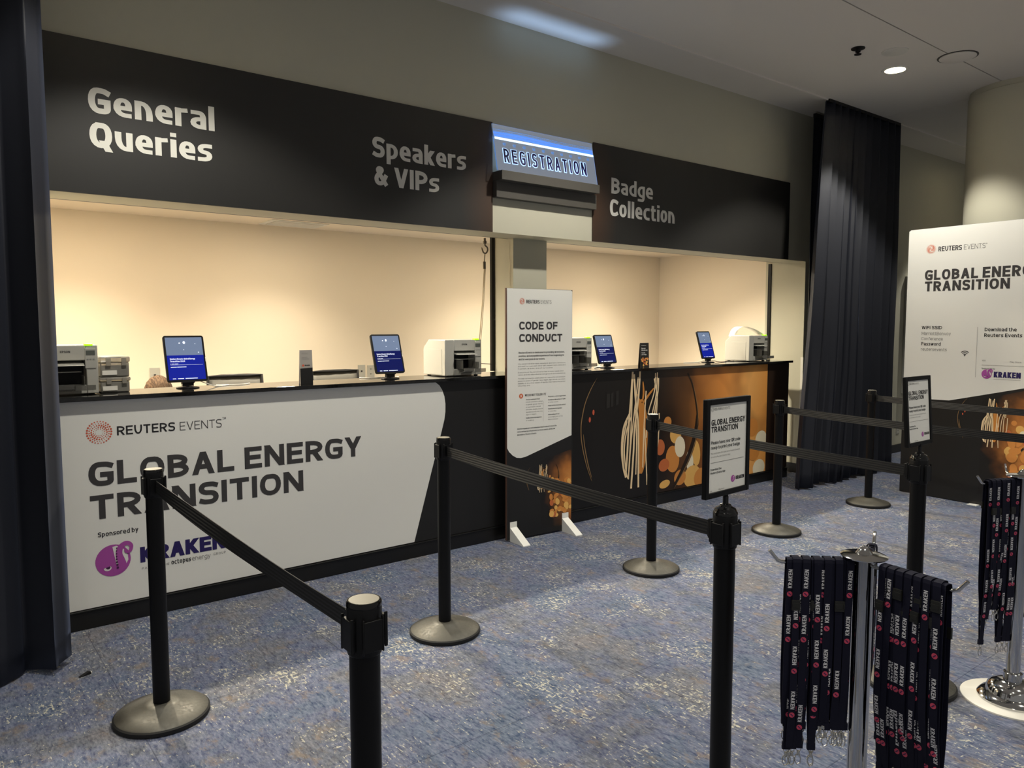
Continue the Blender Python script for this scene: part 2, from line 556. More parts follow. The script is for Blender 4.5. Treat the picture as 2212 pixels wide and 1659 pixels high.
printer_g = mat('printer_grey_plastic', rgb(170, 169, 162), .5)
smoke = mat('smoked_clear_plastic', rgb(150, 148, 142), .15, trans=.75, ior=1.2)
lcd_grey = mat('lcd_window', rgb(90, 94, 88), .2)
card_grey = mat('grey_card_print', rgb(168, 162, 154), .6)
edge_brown = mat('dark_brown_edge', rgb(84, 58, 46), .6)
led_green = mat('green_status_light', rgb(150, 240, 30), .4, emit=1.6)
paper = mat('paper', rgb(244, 240, 230), .7)
clear_plastic = mat('organizer_plastic', rgb(196, 192, 182), .2, trans=.6, ior=1.2)
dark_fill = mat('dark_contents', rgb(84, 80, 74), .6)
skin = mat('skin', rgb(206, 160, 130), .55)
hair_m = mat('brown_hair', rgb(98, 74, 54), .85, spec=.15)
t = NT(hair_m)
tc = t.n('ShaderNodeTexCoord')
n = t.noise(t.mapping(tc.outputs['Object'], (90, 12, 30)).outputs[0], 2, 4)
r_ = t.ramp(n.outputs[0], [(.3, rgb(36, 26, 19)), (.7, rgb(92, 72, 54))])
t.l(r_.outputs[0], t.b.inputs['Base Color'])
shirt = mat('dark_shirt', rgb(50, 52, 60), .8)
chair_frame = mat('chair_black_frame', rgb(34, 33, 33), .5)
chair_mesh = mat('chair_grey_mesh', rgb(88, 86, 81), .8)
strap_m = mat('navy_lanyard_weave', rgb(11, 12, 32), .7, spec=.25)
strap_white = mat('lanyard_white_print', rgb(205, 204, 208), .5)
strap_pink = mat('lanyard_pink_print', rgb(190, 66, 92), .5)
buckle_m = mat('dark_olive_buckle', rgb(26, 26, 22), .45)
rubber = mat('black_rubber', rgb(18, 18, 18), .7)
steel_hook = mat('worn_hook_steel', rgb(112, 102, 88), .35, .9)
cord_m = mat('tan_cord', rgb(190, 172, 140), .7)
cable_w = mat('white_cable', rgb(235, 232, 224), .5)
cable_b = mat('dark_cable', rgb(40, 36, 34), .5)
screen_black = mat('dark_display_glass', rgb(16, 17, 18), .2)
lamp_glow = mat('lamp_lens', (1.0, .95, .82, 1), .5, emit=7.0)
booth_glow = mat('booth_lamp_lens', (1.0, .86, .6, 1), .5, emit=9.0)
# carpet
carpet = mat('blue_pattern_carpet', rgb(80, 96, 130), .95, spec=.1)
t = NT(carpet)
tc = t.n('ShaderNodeTexCoord')
ob = tc.outputs['Object']
n1 = t.noise(ob, 2.2, 5, .65)
base_r = t.ramp(n1.outputs[0], [(.30, rgb(44, 80, 112)), (.42, rgb(76, 98, 134)), (.50, rgb(96, 100, 140)), (.57, rgb(108, 106, 110)), (.70, rgb(140, 120, 100))])
n2 = t.noise(t.mapping(ob, (44, 13, 1), (0, 0, R(8))).outputs[0], 1.0, 5, .7)
dk = t.ramp(n2.outputs[0], [(.36, rgb(34, 50, 80)), (.60, rgb(150, 152, 166))])
c1 = t.mix(.5, base_r.outputs[0], dk.outputs[0])
n2b = t.noise(t.mapping(ob, (110, 36, 1), (0, 0, R(-6))).outputs[0], 1.0, 4, .65)
d2 = t.ramp(n2b.outputs[0], [(.36, rgb(40, 50, 76)), (.64, rgb(156, 156, 162))])
c1 = t.mix(.35, c1, d2.outputs[0])
fl = t.noise(t.mapping(ob, (92, 30, 1), (0, 0, R(6))).outputs[0], 1.0, 3, .6)
fl2 = t.noise(t.mapping(ob, (34, 70, 1), (0, 0, R(-10))).outputs[0], 1.0, 3, .6)
msk = t.noise(ob, 3.1, 3, .6)
fm = t.math('MAXIMUM', fl.outputs[0], t.math('SUBTRACT', fl2.outputs[0], .03))
fsum = t.math('ADD', fm, t.math('MULTIPLY', msk.outputs[0], .42))
fr = t.ramp(fsum, [(.822, (0, 0, 0, 1)), (.89, (1, 1, 1, 1))])
tn = t.noise(t.mapping(ob, (11, 7, 1), (0, 0, R(5))).outputs[0], 1.0, 5, .7)
tr_ = t.ramp(tn.outputs[0], [(.56, (0, 0, 0, 1)), (.66, (1, 1, 1, 1))])
c1 = t.mix(t.math('MULTIPLY', tr_.outputs[0], .5), c1, rgb(150, 128, 106))
c2 = t.mix(t.math('MULTIPLY', fr.outputs[0], .84), c1, rgb(214, 205, 184))
sx = t.n('ShaderNodeSeparateXYZ')
t.l(ob, sx.inputs[0])
def seam(sock, off, per=.92, wd=.004):
    m = t.math('FRACT', t.math('DIVIDE', t.math('ADD', sock, off), per))
    return t.math('LESS_THAN', m, wd / per)
sm = t.math('MAXIMUM', seam(sx.outputs[0], .31), seam(sx.outputs[1], .25))
c3 = t.mix(t.math('MULTIPLY', sm, .45), c2, rgb(40, 46, 66))
c3 = t.mix(1.0, c3, (0.9, 0.95, .97, 1), 'MULTIPLY')
t.l(c3, t.b.inputs['Base Color'])
n3 = t.noise(ob, 420, 2)
t.bump(t.math('ADD', n3.outputs[0], t.math('MULTIPLY', fm, 1.5)), .5, .006)

# ---------------------------------------------------------------- setting
Z_C, Z_H, Z_T, Z_B = 3.645, 2.205, 1.195, 2.38     # ceiling, head of the opening, counter top, booth ceiling
struct(MB().box(-3.5, 12, -6.4, 3, -.1, 0), 'floor', carpet)
mb = MB()
mb.box(-3.5, 12, -6.4, -1.665, Z_C, Z_C + .2)
mb.box(-3.5, 7.80, -1.655, -.47, Z_C, Z_C + .2).box(7.81, 12, -1.655, -.47, Z_C, Z_C + .2)
mb.box(-3.5, 12, -.452, -.36, Z_C + .012, Z_C + .2)
mb.box(-3.5, 12, -.345, 2.1, Z_C + .02, Z_C + .2)
struct(mb, 'ceiling', ceil_paint)
mb = MB()
mb.box(-3.5, 12, -.47, -.452, Z_C - .012, Z_C + .1)
mb.box(-3.5, 12, -.362, -.343, Z_C + .016, Z_C + .1)
struct(mb, 'trim_1', ceil_paint)
struct(MB().box(-3.5, 12, -1.67, -1.65, Z_C + .008, Z_C + .1).box(7.79, 7.82, -1.66, -.46, Z_C + .008, Z_C + .1), 'trim_2', trim_dark)
mb = MB()
mb.box(-3.5, .34, 0, .255, 0, Z_C + .03)
mb.box(.34, 7.25, 0, .255, Z_H, Z_C + .03)
mb.box(7.25, 12, 0, .46, 0, Z_C + .03)
struct(mb, 'wall_front', paint)
struct(MB().box(11.9, 12, -6.4, 0, 0, Z_C), 'wall_east', paint)
struct(MB().box(3.575, 3.906, .2, .45, 0, Z_H + .15), 'column', paint)
struct(MB().box(.0, 7.6, 1.95, 2.1, 0, 2.6), 'wall_rear', booth_paint)
struct(MB().box(.1, .2, .255, 1.95, 0, 2.6), 'wall_left', booth_paint)
struct(MB().box(7.25, 7.6, .46, 1.95, 0, 2.6), 'wall_right', booth_paint)
struct(MB().box(.1, 7.6, .255, 2.1, Z_B, 2.5), 'ceiling_booth', booth_paint)
struct(MB().box(3.545, 3.575, .43, .455, Z_T, Z_H + .1).box(7.235, 7.25, .39, .425, Z_T, Z_H).box(.34, 7.25, .255, .275, Z_H - .0, Z_H + .012), 'trim_3', black_plastic)
struct(MB().box(7.242, 7.26, -.008, .02, .02, 1.22), 'trim_4', white_trim)
struct(MB().box(7.238, 7.25, 0, .46, 0, .1).box(7.25, 12, -.012, 0, 0, .1), 'baseboard_front', base_black, .003)
mb = MB().lathe([(.46, 0), (.46, Z_C - .05), (.45, Z_C - .045), (.45, Z_C)], (7.9, -1.72, 0), 72)
tag(mb.build('pillar', paint, None, 0, True), kind='structure')

# ---------------------------------------------------------------- registration counter
ctr = thing('registration_counter', (0, 0, 0), 'long registration counter with glossy black stone top and black kick plate', 'counter')
mb = MB()
mb.box(.36, 6.975, 0, .03, .1, Z_T - .022).box(.36, 3.56, .03, .31, .1, Z_T - .022).box(3.92, 6.975, .03, .31, .1, Z_T - .022)
mb.build('body', black_lam, ctr)
lp = [(.36, -.05), (6.992, -.05), (6.992, .34), (3.912, .34), (3.912, .194), (3.569, .194), (3.569, .34), (.36, .34)]
MB().prism([(x, y, Z_T - .022) for x, y in lp], (0, 0, .022)).build('countertop', black_stone, ctr, .002, False)
MB().box(.36, 6.98, -.022, .03, 0, .1).build('kick_plate', base_black, ctr, .004, False)
MB().box(.36, 6.98, -.028, -.02, .088, .1).build('kick_trim', black_plastic, ctr, .003, False)

def panel(name, label, x0, x1, z0, z1, m, y=-.001, th=.012, parent=None):
    """thin board on the wall plane; local origin at its lower left front corner"""
    t_ = thing(name, (x0, y - th, z0), label, 'sign')
    return t_
# left counter graphic
gp = thing('counter_graphic', (0, -.014, 0), 'grey-white counter graphic reading GLOBAL ENERGY TRANSITION on a black board', 'sign')
MB().box(.36, 3.78, .0, .013, .103, Z_T - .024).build('board', black_lam, gp)
e = [(.36, .104)] + [(2.563, .107)]
e += [(2.70, .56), (2.755, .735), (2.789, .845), (2.808, .91), (2.817, .963), (2.818, 1.02), (2.81, 1.071), (2.793, 1.115), (2.77, 1.148), (2.74, Z_T - .026), (.36, Z_T - .026)]
MB().poly([(x, -.001, z) for x, z in e]).build('white_field', white_print, gp, 0, False, label='grey-white printed field with curved right edge')
mb = MB()
text(mb, 'GLOBAL ENERGY', .66, .731, .125, .24, 2.182, 0, -.002, track=.13)
text(mb, 'TRANSITION', .662, .56, .125, .24, 1.797, 0, -.002, track=.13)
mb.build('headline', ink, gp, 0, False)
mb = MB()
dot_logo(mb, .717, 1.008, .060, -.002)
mb.build('emblem', ink_red, gp, 0, False, label='coral ring of dots')
mb = MB()
text(mb, 'REUTERS', .799, .985, .047, .17, 1.082, 0, -.002, track=.14)
text(mb, 'EVENTS', 1.106, .984, .046, .085, 1.328, 1, -.002, track=.14)
text(mb, 'TM', 1.332, 1.027, .012, .14, 1.352, 1, -.002)
text(mb, 'Sponsored by', .691, .467, .0245, .17, .882, 0, -.002)
mb.build('lettering', [ink_black, ink], gp, 0, False)
mb = MB()
kraken_emblem(mb, .757, .334, .083, -.002, 0, 1, 2, 3)
mb.build('sponsor_emblem', [purple, purple_d, white_ink, white_print], gp, 0, False, label='round purple emblem with curled arm and one eye')
mb = MB()
text(mb, 'KRAKEN', .886, .296, .083, .29, 1.331, 0, -.002, track=.06)
text(mb, 'PART OF THE', .892, .258, .011, .15, 1.028, 2, -.002, track=.4)
text(mb, 'octopus', 1.039, .256, .026, .16, 1.141, 1, -.002)
text(mb, 'energy', 1.146, .256, .026, .1, 1.246, 2, -.002)
text(mb, 'GROUP', 1.262, .265, .013, .14, 1.329, 2, -.002, track=.35)
mb.build('sponsor_lettering', [navy_ink, ink_black, ink_grey], gp, 0, False)

# light-bulb artwork, drawn in the counter's own x/z metres and carried to the other boards
OUTL = [(4.254, 1.134), (4.187, 1.049), (4.128, .945), (4.096, .841), (4.081, .745), (4.091, .627), (4.126, .496), (4.16, .404), (4.204, .309)]
INL = [(4.107, .694), (4.125, .585), (4.16, .453), (4.201, .339)]
OUTR = [(5.372, 1.129), (5.44, 1.028), (5.486, .893), (5.516, .757), (5.511, .646), (5.471, .505), (5.406, .378), (5.324, .265), (5.194, .116)]
FIL = [[(4.665, 1.172), (4.646, .953), (4.621, .699), (4.61, .495), (4.591, .29)], [(4.754, 1.174), (4.736, .948), (4.695, .693), (4.684, .487), (4.659, .188)],
       [(4.68, 1.146), (4.707, .898), (4.74, .689), (4.749, .186)], [(4.946, 1.146), (4.934, .989), (4.86, .805), (4.84, .6)], [(4.986, 1.102), (4.981, .986), (4.938, .778), (4.93, .5)],
       [(4.634, .821), (4.562, .704), (4.543, .522), (4.568, .365), (4.598, .289)], [(4.656, .799), (4.599, .68), (4.573, .519), (4.597, .341), (4.62, .28)],
       [(4.816, .683), (4.836, .471), (4.857, .193)], [(4.66, 1.1), (4.655, .8), (4.64, .5), (4.625, .27)], [(4.73, 1.12), (4.70, .9), (4.655, .6), (4.63, .33)],
       [(4.97, 1.15), (4.955, .95), (4.90, .75), (4.875, .45)], [(4.70, .85), (4.72, .6), (4.715, .3)], [(4.83, 1.0), (4.81, .7), (4.80, .35)], [(4.60, .76), (4.555, .58), (4.56, .42)], [(5.0, .8), (4.99, .55), (4.95, .42)], [(4.93, 1.1), (4.97, .95), (4.965, .8)]]
BOK = [(5.115, .711, .05, .05, 1), (5.224, .594, .075, .08, 2), (5.188, .379, .09, .12, 1), (5.285, .479, .07, .095, 3), (5.509, .40, .06, .12, 2), (5.424, .331, .05, .10, 3), (5.463, .192, .12, .10, 2), (5.586, .166, .1, .09, 1),
       (5.292, .203, .08, .07, 1), (5.075, .338, .07, .055, 4), (5.087, .169, .07, .035, 2), (6.515, .435, .095, .082, 3), (6.486, .151, .10, .085, 3), (6.367, .56, .09, .09, 1), (6.396, .33, .1, .1, 1), (5.75, .3, .1, .1, 1), (5.9, .5, .11, .1, 1), (6.1, .25, .12, .12, 1), (6.2, .45, .1, .09, 1), (5.02, .5, .06, .07, 4)]
def bulb_art(parent, T, s, clip, y, mats_label, extra=()):
    P = lambda q: (T[0] + (q[0] - 4.72) * s, T[1] + (q[1] - .69) * s)
    mb = MB()
    i = 0
    for x, z, rx, rz, k in list(BOK) + list(extra):
        i += 1
        px, pz = P((x, z))
        disc(mb, px, pz, rx * s, rz * s, y - .00006 * i, 22, k - 1, .15, clip)
    mb.build('bokeh_print', [bk_org, bk_yel, bk_white, bk_red], parent, 0, False)
    mb = MB()
    w = .012 * s
    stroke(mb, [P(q) for q in smooth_pts(OUTR[:6])], .018 * s, y - .0016, 3, clip)
    stroke(mb, [P(q) for q in smooth_pts(OUTR[3:])], .062 * s, y - .0017, 3, clip, True)
    stroke(mb, [P((q[0] + .012, q[1])) for q in smooth_pts(OUTR[1:5])], .007 * s, y - .0018, 2, clip, True)
    stroke(mb, [P((q[0] + .022, q[1])) for q in smooth_pts(OUTR[4:])], .010 * s, y - .0019, 2, clip, True)
    stroke(mb, [P(q) for q in smooth_pts(OUTL)], .010 * s, y - .0016, 2, clip, True)
    stroke(mb, [P(q) for q in smooth_pts(INL)], .010 * s, y - .0016, 2, clip, True)
    core = smooth_pts([(4.76, .93), (4.80, .75), (4.80, .5), (4.775, .3)])
    stroke(mb, [P(q) for q in core], .11 * s, y - .0018, 1, clip, True)
    for a in ([(4.72, .98), (4.78, .90), (4.87, .97), (4.93, 1.02)], [(4.78, .9), (4.80, .98), (4.79, 1.08)]):
        stroke(mb, [P(q) for q in smooth_pts(a)], .022 * s, y - .0019, 1, clip, True)
    for j, f in enumerate(FIL):
        stroke(mb, [P(q) for q in smooth_pts(f)], (.021 if j in (0, 1, 2, 5) else .014) * s, y - .0021 - .00004 * j, 0, clip)
    for q in ((4.216, .861), (4.176, .805)):
        disc(mb, *P(q), .012 * s, .022 * s, y - .0018, 8, 4, 0, clip)
    for q in ([(4.359, .88), (4.40, .89), (4.40, 1.0), (4.36, 1.0)], [(4.41, .89), (4.44, .895), (4.44, 1.01), (4.41, 1.0)], [(4.47, .9), (4.50, .91), (4.5, 1.02), (4.47, 1.015)]):
        flat(mb, [P(k) for k in q], y - .0017, 5, clip)
    mb.build('bulb_print', [cream_fil, gold_fil, glassline, glassdark, ink_red, refl_print], parent, 0, False)
def glow_board(name, x_stops, zc=None):
    """printed background: black running into a soft amber photograph"""
    m = mat(name, rgb(20, 18, 16), .42)
    t = NT(m)
    tc = t.n('ShaderNodeTexCoord')
    s = t.n('ShaderNodeSeparateXYZ')
    t.l(tc.outputs['Object'], s.inputs[0])
    n = t.noise(tc.outputs['Object'], 1.9 if zc is None else zc, 2, .5)
    f = t.math('ADD', s.outputs[0], t.math('MULTIPLY', t.math('SUBTRACT', n.outputs[0], .5), .25))
    mr = t.n('ShaderNodeMapRange')
    mr.inputs[1].default_value = x_stops[0][0]
    mr.inputs[2].default_value = x_stops[-1][0]
    t.l(f, mr.inputs[0])
    span = x_stops[-1][0] - x_stops[0][0]
    r = t.ramp(mr.outputs[0], [((x - x_stops[0][0]) / span, c) for x, c in x_stops])
    c = t.mix(t.ramp(n.outputs[0], [(.40, (1, 1, 1, 1)), (.52, (0, 0, 0, 1))]).outputs[0], r.outputs[0], rgb(120, 70, 24), 'MULTIPLY')
    c = t.mix(.42, r.outputs[0], c)
    t.l(c, t.b.inputs['Base Color'])
    return m
def glow_radial(name, cx, cz, rad, stops):
    m = mat(name, rgb(20, 18, 16), .42)
    t = NT(m)
    tc = t.n('ShaderNodeTexCoord')
    v = t.n('ShaderNodeVectorMath', operation='DISTANCE')
    t.l(t.mapping(tc.outputs['Object'], (1, 0, .8)).outputs[0], v.inputs[0])
    v.inputs[1].default_value = (cx, 0, cz * .8)
    n = t.noise(tc.outputs['Object'], 9, 2, .5)
    f = t.math('ADD', t.math('DIVIDE', v.outputs[1], rad), t.math('MULTIPLY', t.math('SUBTRACT', n.outputs[0], .5), .5))
    r = t.ramp(f, stops)
    t.l(r.outputs[0], t.b.inputs['Base Color'])
    return m
G_ST = [(.15, rgb(236, 162, 82)), (.5, rgb(186, 116, 52)), (.78, rgb(92, 56, 26)), (1.0, rgb(22, 19, 17))]
amber = glow_board('amber_photo_print', [(4.95, rgb(20, 17, 14)), (5.18, rgb(62, 40, 22)), (5.42, rgb(112, 72, 36)), (5.52, rgb(160, 100, 46)), (5.9, rgb(232, 152, 74)), (6.3, rgb(250, 184, 104)), (6.62, rgb(244, 168, 84))])
gr = thing('counter_graphic', (0, -.014, 0), 'black and amber counter graphic showing a glowing bulb filament', 'sign')
MB().box(3.78, 6.975, .0, .013, .103, Z_T - .024).build('board', [black_lam], gr)
MB().poly([(4.0, -.0008, .106), (6.6, -.0008, .106), (6.6, -.0008, Z_T - .026), (4.0, -.0008, Z_T - .026)]).build('amber_print', amber, gr, 0, False)
MB().poly([(6.602, -.0008, .106), (6.972, -.0008, .106), (6.972, -.0008, Z_T - .026), (6.602, -.0008, Z_T - .026)]).build('brown_margin', mat('dark_brown_print', rgb(50, 35, 25), .42), gr, 0, False)
bulb_art(gr, (4.72, .69), 1.0, (3.79, 6.598, .107, Z_T - .027), -.001, '')

# ---------------------------------------------------------------- header boards over the opening
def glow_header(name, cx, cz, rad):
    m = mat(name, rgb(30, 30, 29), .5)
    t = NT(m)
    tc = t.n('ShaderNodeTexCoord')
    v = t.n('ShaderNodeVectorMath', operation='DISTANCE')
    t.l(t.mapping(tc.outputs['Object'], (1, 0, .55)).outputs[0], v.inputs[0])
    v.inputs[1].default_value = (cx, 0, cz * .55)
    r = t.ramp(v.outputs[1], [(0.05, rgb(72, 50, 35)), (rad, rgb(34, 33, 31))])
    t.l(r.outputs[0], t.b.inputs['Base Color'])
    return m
hl = thing('header_sign', (0, -.014, 0), 'long black header board reading General Queries and Speakers & VIPs', 'sign')
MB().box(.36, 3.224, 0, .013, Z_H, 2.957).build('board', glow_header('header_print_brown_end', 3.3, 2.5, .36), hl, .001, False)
mb = MB()
text(mb, 'General', .730, 2.604, .126, .245, 1.338, 0, -.001, track=.10)
text(mb, 'Queries', .730, 2.436, .124, .245, 1.321, 0, -.001, track=.10)
mb.build('white_lettering', hdr_letter, hl, 0, False)
mb = MB()
text(mb, 'Speakers', 2.292, 2.598, .125, .235, 2.998, 0, -.001, track=.10)
text(mb, '& VIPs', 2.293, 2.427, .123, .235, 2.781, 0, -.001, track=.10)
mb.build('shaded_lettering', shaded_letter, hl, 0, False)
hr = thing('header_sign', (0, -.014, 0), 'shorter black header board reading Badge Collection', 'sign')
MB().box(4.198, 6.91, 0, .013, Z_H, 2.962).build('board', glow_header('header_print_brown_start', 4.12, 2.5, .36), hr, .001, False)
mb = MB()
text(mb, 'Badge', 4.395, 2.594, .123, .235, 4.884, 0, -.001, track=.10)
text(mb, 'Collection', 4.381, 2.418, .132, .235, 5.165, 0, -.001, track=.10)
mb.build('lettering', shaded_letter, hr, 0, False)

# ---------------------------------------------------------------- edge-lit REGISTRATION sign
rs = thing('registration_sign', (3.71, 0, 2.44), 'edge-lit clear acrylic sign reading REGISTRATION on a dark grey bracket', 'sign')
ox, oz = 3.71, 2.44
MB().box(3.228 - ox, 4.194 - ox, -.055, -.001, .003, .113).build('mounting_box', bracket_m, rs, .002, False)
MB().box(3.222 - ox, 4.158 - ox, -.125, -.001, .112, .176).build('bracket_bar', bracket_m, rs, .002, False)
def acry(z):      # y of the leaning sheet at height z (local)
    return -.10 + (z - .176) / .32 * .065
acr = bpy.data.materials.new('clear_acrylic')
acr.use_nodes = True
nt = acr.node_tree
nt.nodes.clear()
o_ = nt.nodes.new('ShaderNodeOutputMaterial')
tr = nt.nodes.new('ShaderNodeBsdfTransparent')
tr.inputs[0].default_value = (.9, .94, .96, 1)
gl = nt.nodes.new('ShaderNodeBsdfGlossy')
gl.inputs['Roughness'].default_value = .05
em = nt.nodes.new('ShaderNodeEmission')
em.inputs[0].default_value = rgb(170, 200, 240)
em.inputs[1].default_value = .2
fr_ = nt.nodes.new('ShaderNodeFresnel')
mx = nt.nodes.new('ShaderNodeMixShader')
ad = nt.nodes.new('ShaderNodeAddShader')
nt.links.new(fr_.outputs[0], mx.inputs[0])
nt.links.new(tr.outputs[0], mx.inputs[1])
nt.links.new(gl.outputs[0], mx.inputs[2])
nt.links.new(mx.outputs[0], ad.inputs[0])
nt.links.new(em.outputs[0], ad.inputs[1])
nt.links.new(ad.outputs[0], o_.inputs[0])
xl, xr = 3.205 - ox, 4.158 - ox
mb = MB()
mb.prism([(xl, acry(.176), .176), (xr, acry(.176), .176), (xr, acry(.5), .5), (xl, acry(.5), .5)], (0, .010, 0))
mb.build('acrylic_panel', acr, rs, 0, False)
led_white = mat('led_white_edge', rgb(190, 225, 255), .5, emit=2.2)
led_blue = mat('led_blue_glow', rgb(92, 150, 255), .5, emit=.85)
led_dim = mat('led_dim_etch', rgb(120, 165, 235), .5, emit=.45)
def astrip(mb, z0, z1, x0, x1, dy, mi=0, wav=0.0, th=.0012):
    N = 14
    for i in range(N):
        xa, xb = x0 + (x1 - x0) * i / N, x0 + (x1 - x0) * (i + 1) / N
        wa, wb = wav * math.sin(3.1 * i / N * 2), wav * math.sin(3.1 * (i + 1) / N * 2)
        mb.poly([(xa, acry(z0) + dy, z0 + wa), (xb, acry(z0) + dy, z0 + wb), (xb, acry(z1) + dy, z1 + wb), (xa, acry(z1) + dy, z1 + wa)], mi)
mb = MB()
astrip(mb, .396, .411, xl + .008, xr - .004, -.0015, 0)
astrip(mb, .414, .432, xl + .002, xr - .006, -.0012, 1, .004)
astrip(mb, .435, .447, xl, xr - .006, -.0012, 1, .005)
astrip(mb, .452, .456, xl, xr - .006, -.0012, 2, .004)
astrip(mb, .463, .466, xl, xr - .006, -.0012, 2, .004)
mb.build('led_strip', [led_white, led_blue, led_dim], rs, 0, False, label='bright blue-white light line across the acrylic')
mb = MB()
for x in (xl - .001, xr + .001):
    mb.poly([(x, acry(.176) - .001, .178), (x, acry(.176) + .011, .178), (x, acry(.41) + .011, .41), (x, acry(.41) - .001, .41)])
mb.poly([(xl, acry(.5) - .001, .5005), (xr, acry(.5) - .001, .5005), (xr, acry(.5) + .011, .5005), (xl, acry(.5) + .011, .5005)])
mb.build('lit_edges', led_dim, rs, 0, False)
mb = MB()
for i in range(10):
    x = xl + .085 + i * (xr - xl - .15) / 9
    z = .366
    mb.poly([(x - .011, acry(z) - .0015, z - .011), (x + .011, acry(z) - .0015, z - .011), (x + .011, acry(z) - .0015, z + .011), (x - .011, acry(z) - .0015, z + .011)])
mb.build('light_dots', led_dim, rs, 0, False)
halo = mat('etched_letter_edge', rgb(175, 210, 255), .5, emit=1.1)
fra = lambda x, z, y: (x, acry(z) + y, z)
mb = MB()
text(mb, 'REGISTRATION', 3.272 - ox, .238, .098, .15, 4.058 - ox, 0, -.003, track=.26, frame=fra)
mb.build('letters', navy_ink, rs, 0, False, label='dark navy condensed capitals')
mb = MB()
text(mb, 'REGISTRATION', 3.272 - ox, .238, .098, .15, 4.058 - ox, 0, -.0018, track=.26, frame=fra, grow=.085)
mb.build('letter_halo', halo, rs, 0, False)
ld = bpy.data.lights.new('sign_uplight', 'AREA')
ld.shape = 'RECTANGLE'
ld.size, ld.size_y = .9, .012
ld.energy = P_LED
ld.color = (.38, .6, 1.0)
ld.spread = R(30)
lo = bpy.data.objects.new('sign_uplight', ld)
col.objects.link(lo)
lo.parent = rs
lo.location = (0, -.125, .50)
lo.rotation_euler = (R(180), 0, 0)

# ---------------------------------------------------------------- lamps and ceiling fittings
def spot(parent, z, power, colr, size, blend, rad=.06):
    l = bpy.data.lights.new('lamp', 'SPOT')
    l.energy = power
    l.color = colr
    l.spot_size = size
    l.spot_blend = blend
    l.shadow_soft_size = rad
    o = bpy.data.objects.new('lamp', l)
    col.objects.link(o)
    o.parent = parent
    o.location = (0, 0, z)
    return o
def downlight(x, y, label, power=P_DOWN, name='ceiling_downlight', cone=112):
    d = thing(name, (x, y, Z_C), label, 'light', 'recessed downlights')
    MB().lathe([(.078, -.004), (.098, -.006), (.104, -.001), (.104, .0)], (0, 0, 0), 40, 0, 'z', False).build('trim_ring', white_trim, d)
    MB().lathe([(.078, -.0035), (.0001, -.0035)], (0, 0, 0), 32).build('lens', lamp_glow, d, label='glowing lens')
    spot(d, -.02, power, (1.0, .955, .85), R(cone), .3)
    return d
downlight(6.45, -1.23, 'lit recessed ceiling downlight near the black drape')
for x in (1.05, 3.75):
    downlight(x, -1.23, 'recessed ceiling downlight above the counter, outside the picture')
for x, y in ((-.8, -4.2), (1.6, -4.2), (4.0, -4.2), (6.4, -4.2), (1.6, -6.6)):  # added lamps, unseen, to brighten the camera side of the room
    downlight(x, y, 'recessed ceiling downlight added around the camera, outside the picture', P_DOWN * .5)
downlight(10.3, -.8, 'recessed ceiling downlight added out of sight behind the round pillar', P_DOWN * .9, cone=84)  # added lamp, hidden by the pillar, to brighten the wall beyond
for x in (.85, 2.3, 4.5, 6.05):
    d = thing('booth_downlight', (x, .95, Z_B), 'recessed warm downlight in the booth ceiling, hidden above the header', 'light', 'booth downlights')
    MB().lathe([(.072, -.004), (.09, -.006), (.095, 0)], (0, 0, 0), 32, 0, 'z', False).build('trim_ring', white_trim, d)
    MB().lathe([(.07, -.003), (.0001, -.003)], (0, 0, 0), 24).build('lens', booth_glow, d)
    spot(d, -.012, P_BOOTH, (1.0, .895, .70), R(136), 1.0, .04).rotation_euler = (R(-20), 0, 0)
    spot(d, -.012, P_BOOTH * .33, (1.0, .895, .70), R(106), .8, .05).rotation_euler = (R(14), 0, 0)
    l = bpy.data.lights.new('lamp_lens_glow', 'AREA')
    l.shape = 'DISK'
    l.size = .13
    l.energy = P_BOOTH * .033
    l.color = (1.0, .895, .70)
    o = bpy.data.objects.new('lamp_lens_glow', l)
    col.objects.link(o)
    o.parent = d
    o.location = (0, 0, -.014)
sp = thing('sprinkler_head', (5.73, -1.29, Z_C), 'small black fire sprinkler on the ceiling', 'sprinkler')
MB().lathe([(.05, 0), (.05, -.006), (.02, -.012), (.018, -.03)], (0, 0, 0), 24).build('flange', black_plastic, sp)
MB().lathe([(.008, -.03), (.008, -.042), (.026, -.044), (.026, -.048)], (0, 0, 0), 16).build('deflector', black_plastic, sp)
cs = thing('ceiling_speaker', (6.52, -1.68, Z_C), 'round white ceiling speaker cover across the panel seam', 'speaker')
MB().lathe([(.13, -.001), (.13, -.008), (.118, -.014), (.0001, -.016)], (0, 0, 0), 40).build('grille', ceil_paint, cs)
MB().lathe([(.142, 0), (.142, -.004), (.13, -.004)], (0, 0, 0), 40, 0, 'z', False).build('rim', trim_dark, cs)
cp = thing('ceiling_cover', (6.02, -1.43, Z_C), 'pale round cover plate on the ceiling beside the lit downlight', 'cover')
MB().lathe([(.095, 0), (.095, -.005), (.08, -.008), (.0001, -.008)], (0, 0, 0), 36).build('plate', white_trim, cp)
vt = thing('ceiling_vent', (2.48, 1.7, Z_B), 'pale square air vent in the booth ceiling', 'vent')
MB().box(-.24, .24, -.15, .15, -.008, 0).build('frame', white_trim, vt, .002)
mb = MB()
for i in range(7):
    mb.box(-.2, .2, -.12 + i * .035, -.10 + i * .035, -.014, -.008)
mb.build('louvre', white_trim, vt)

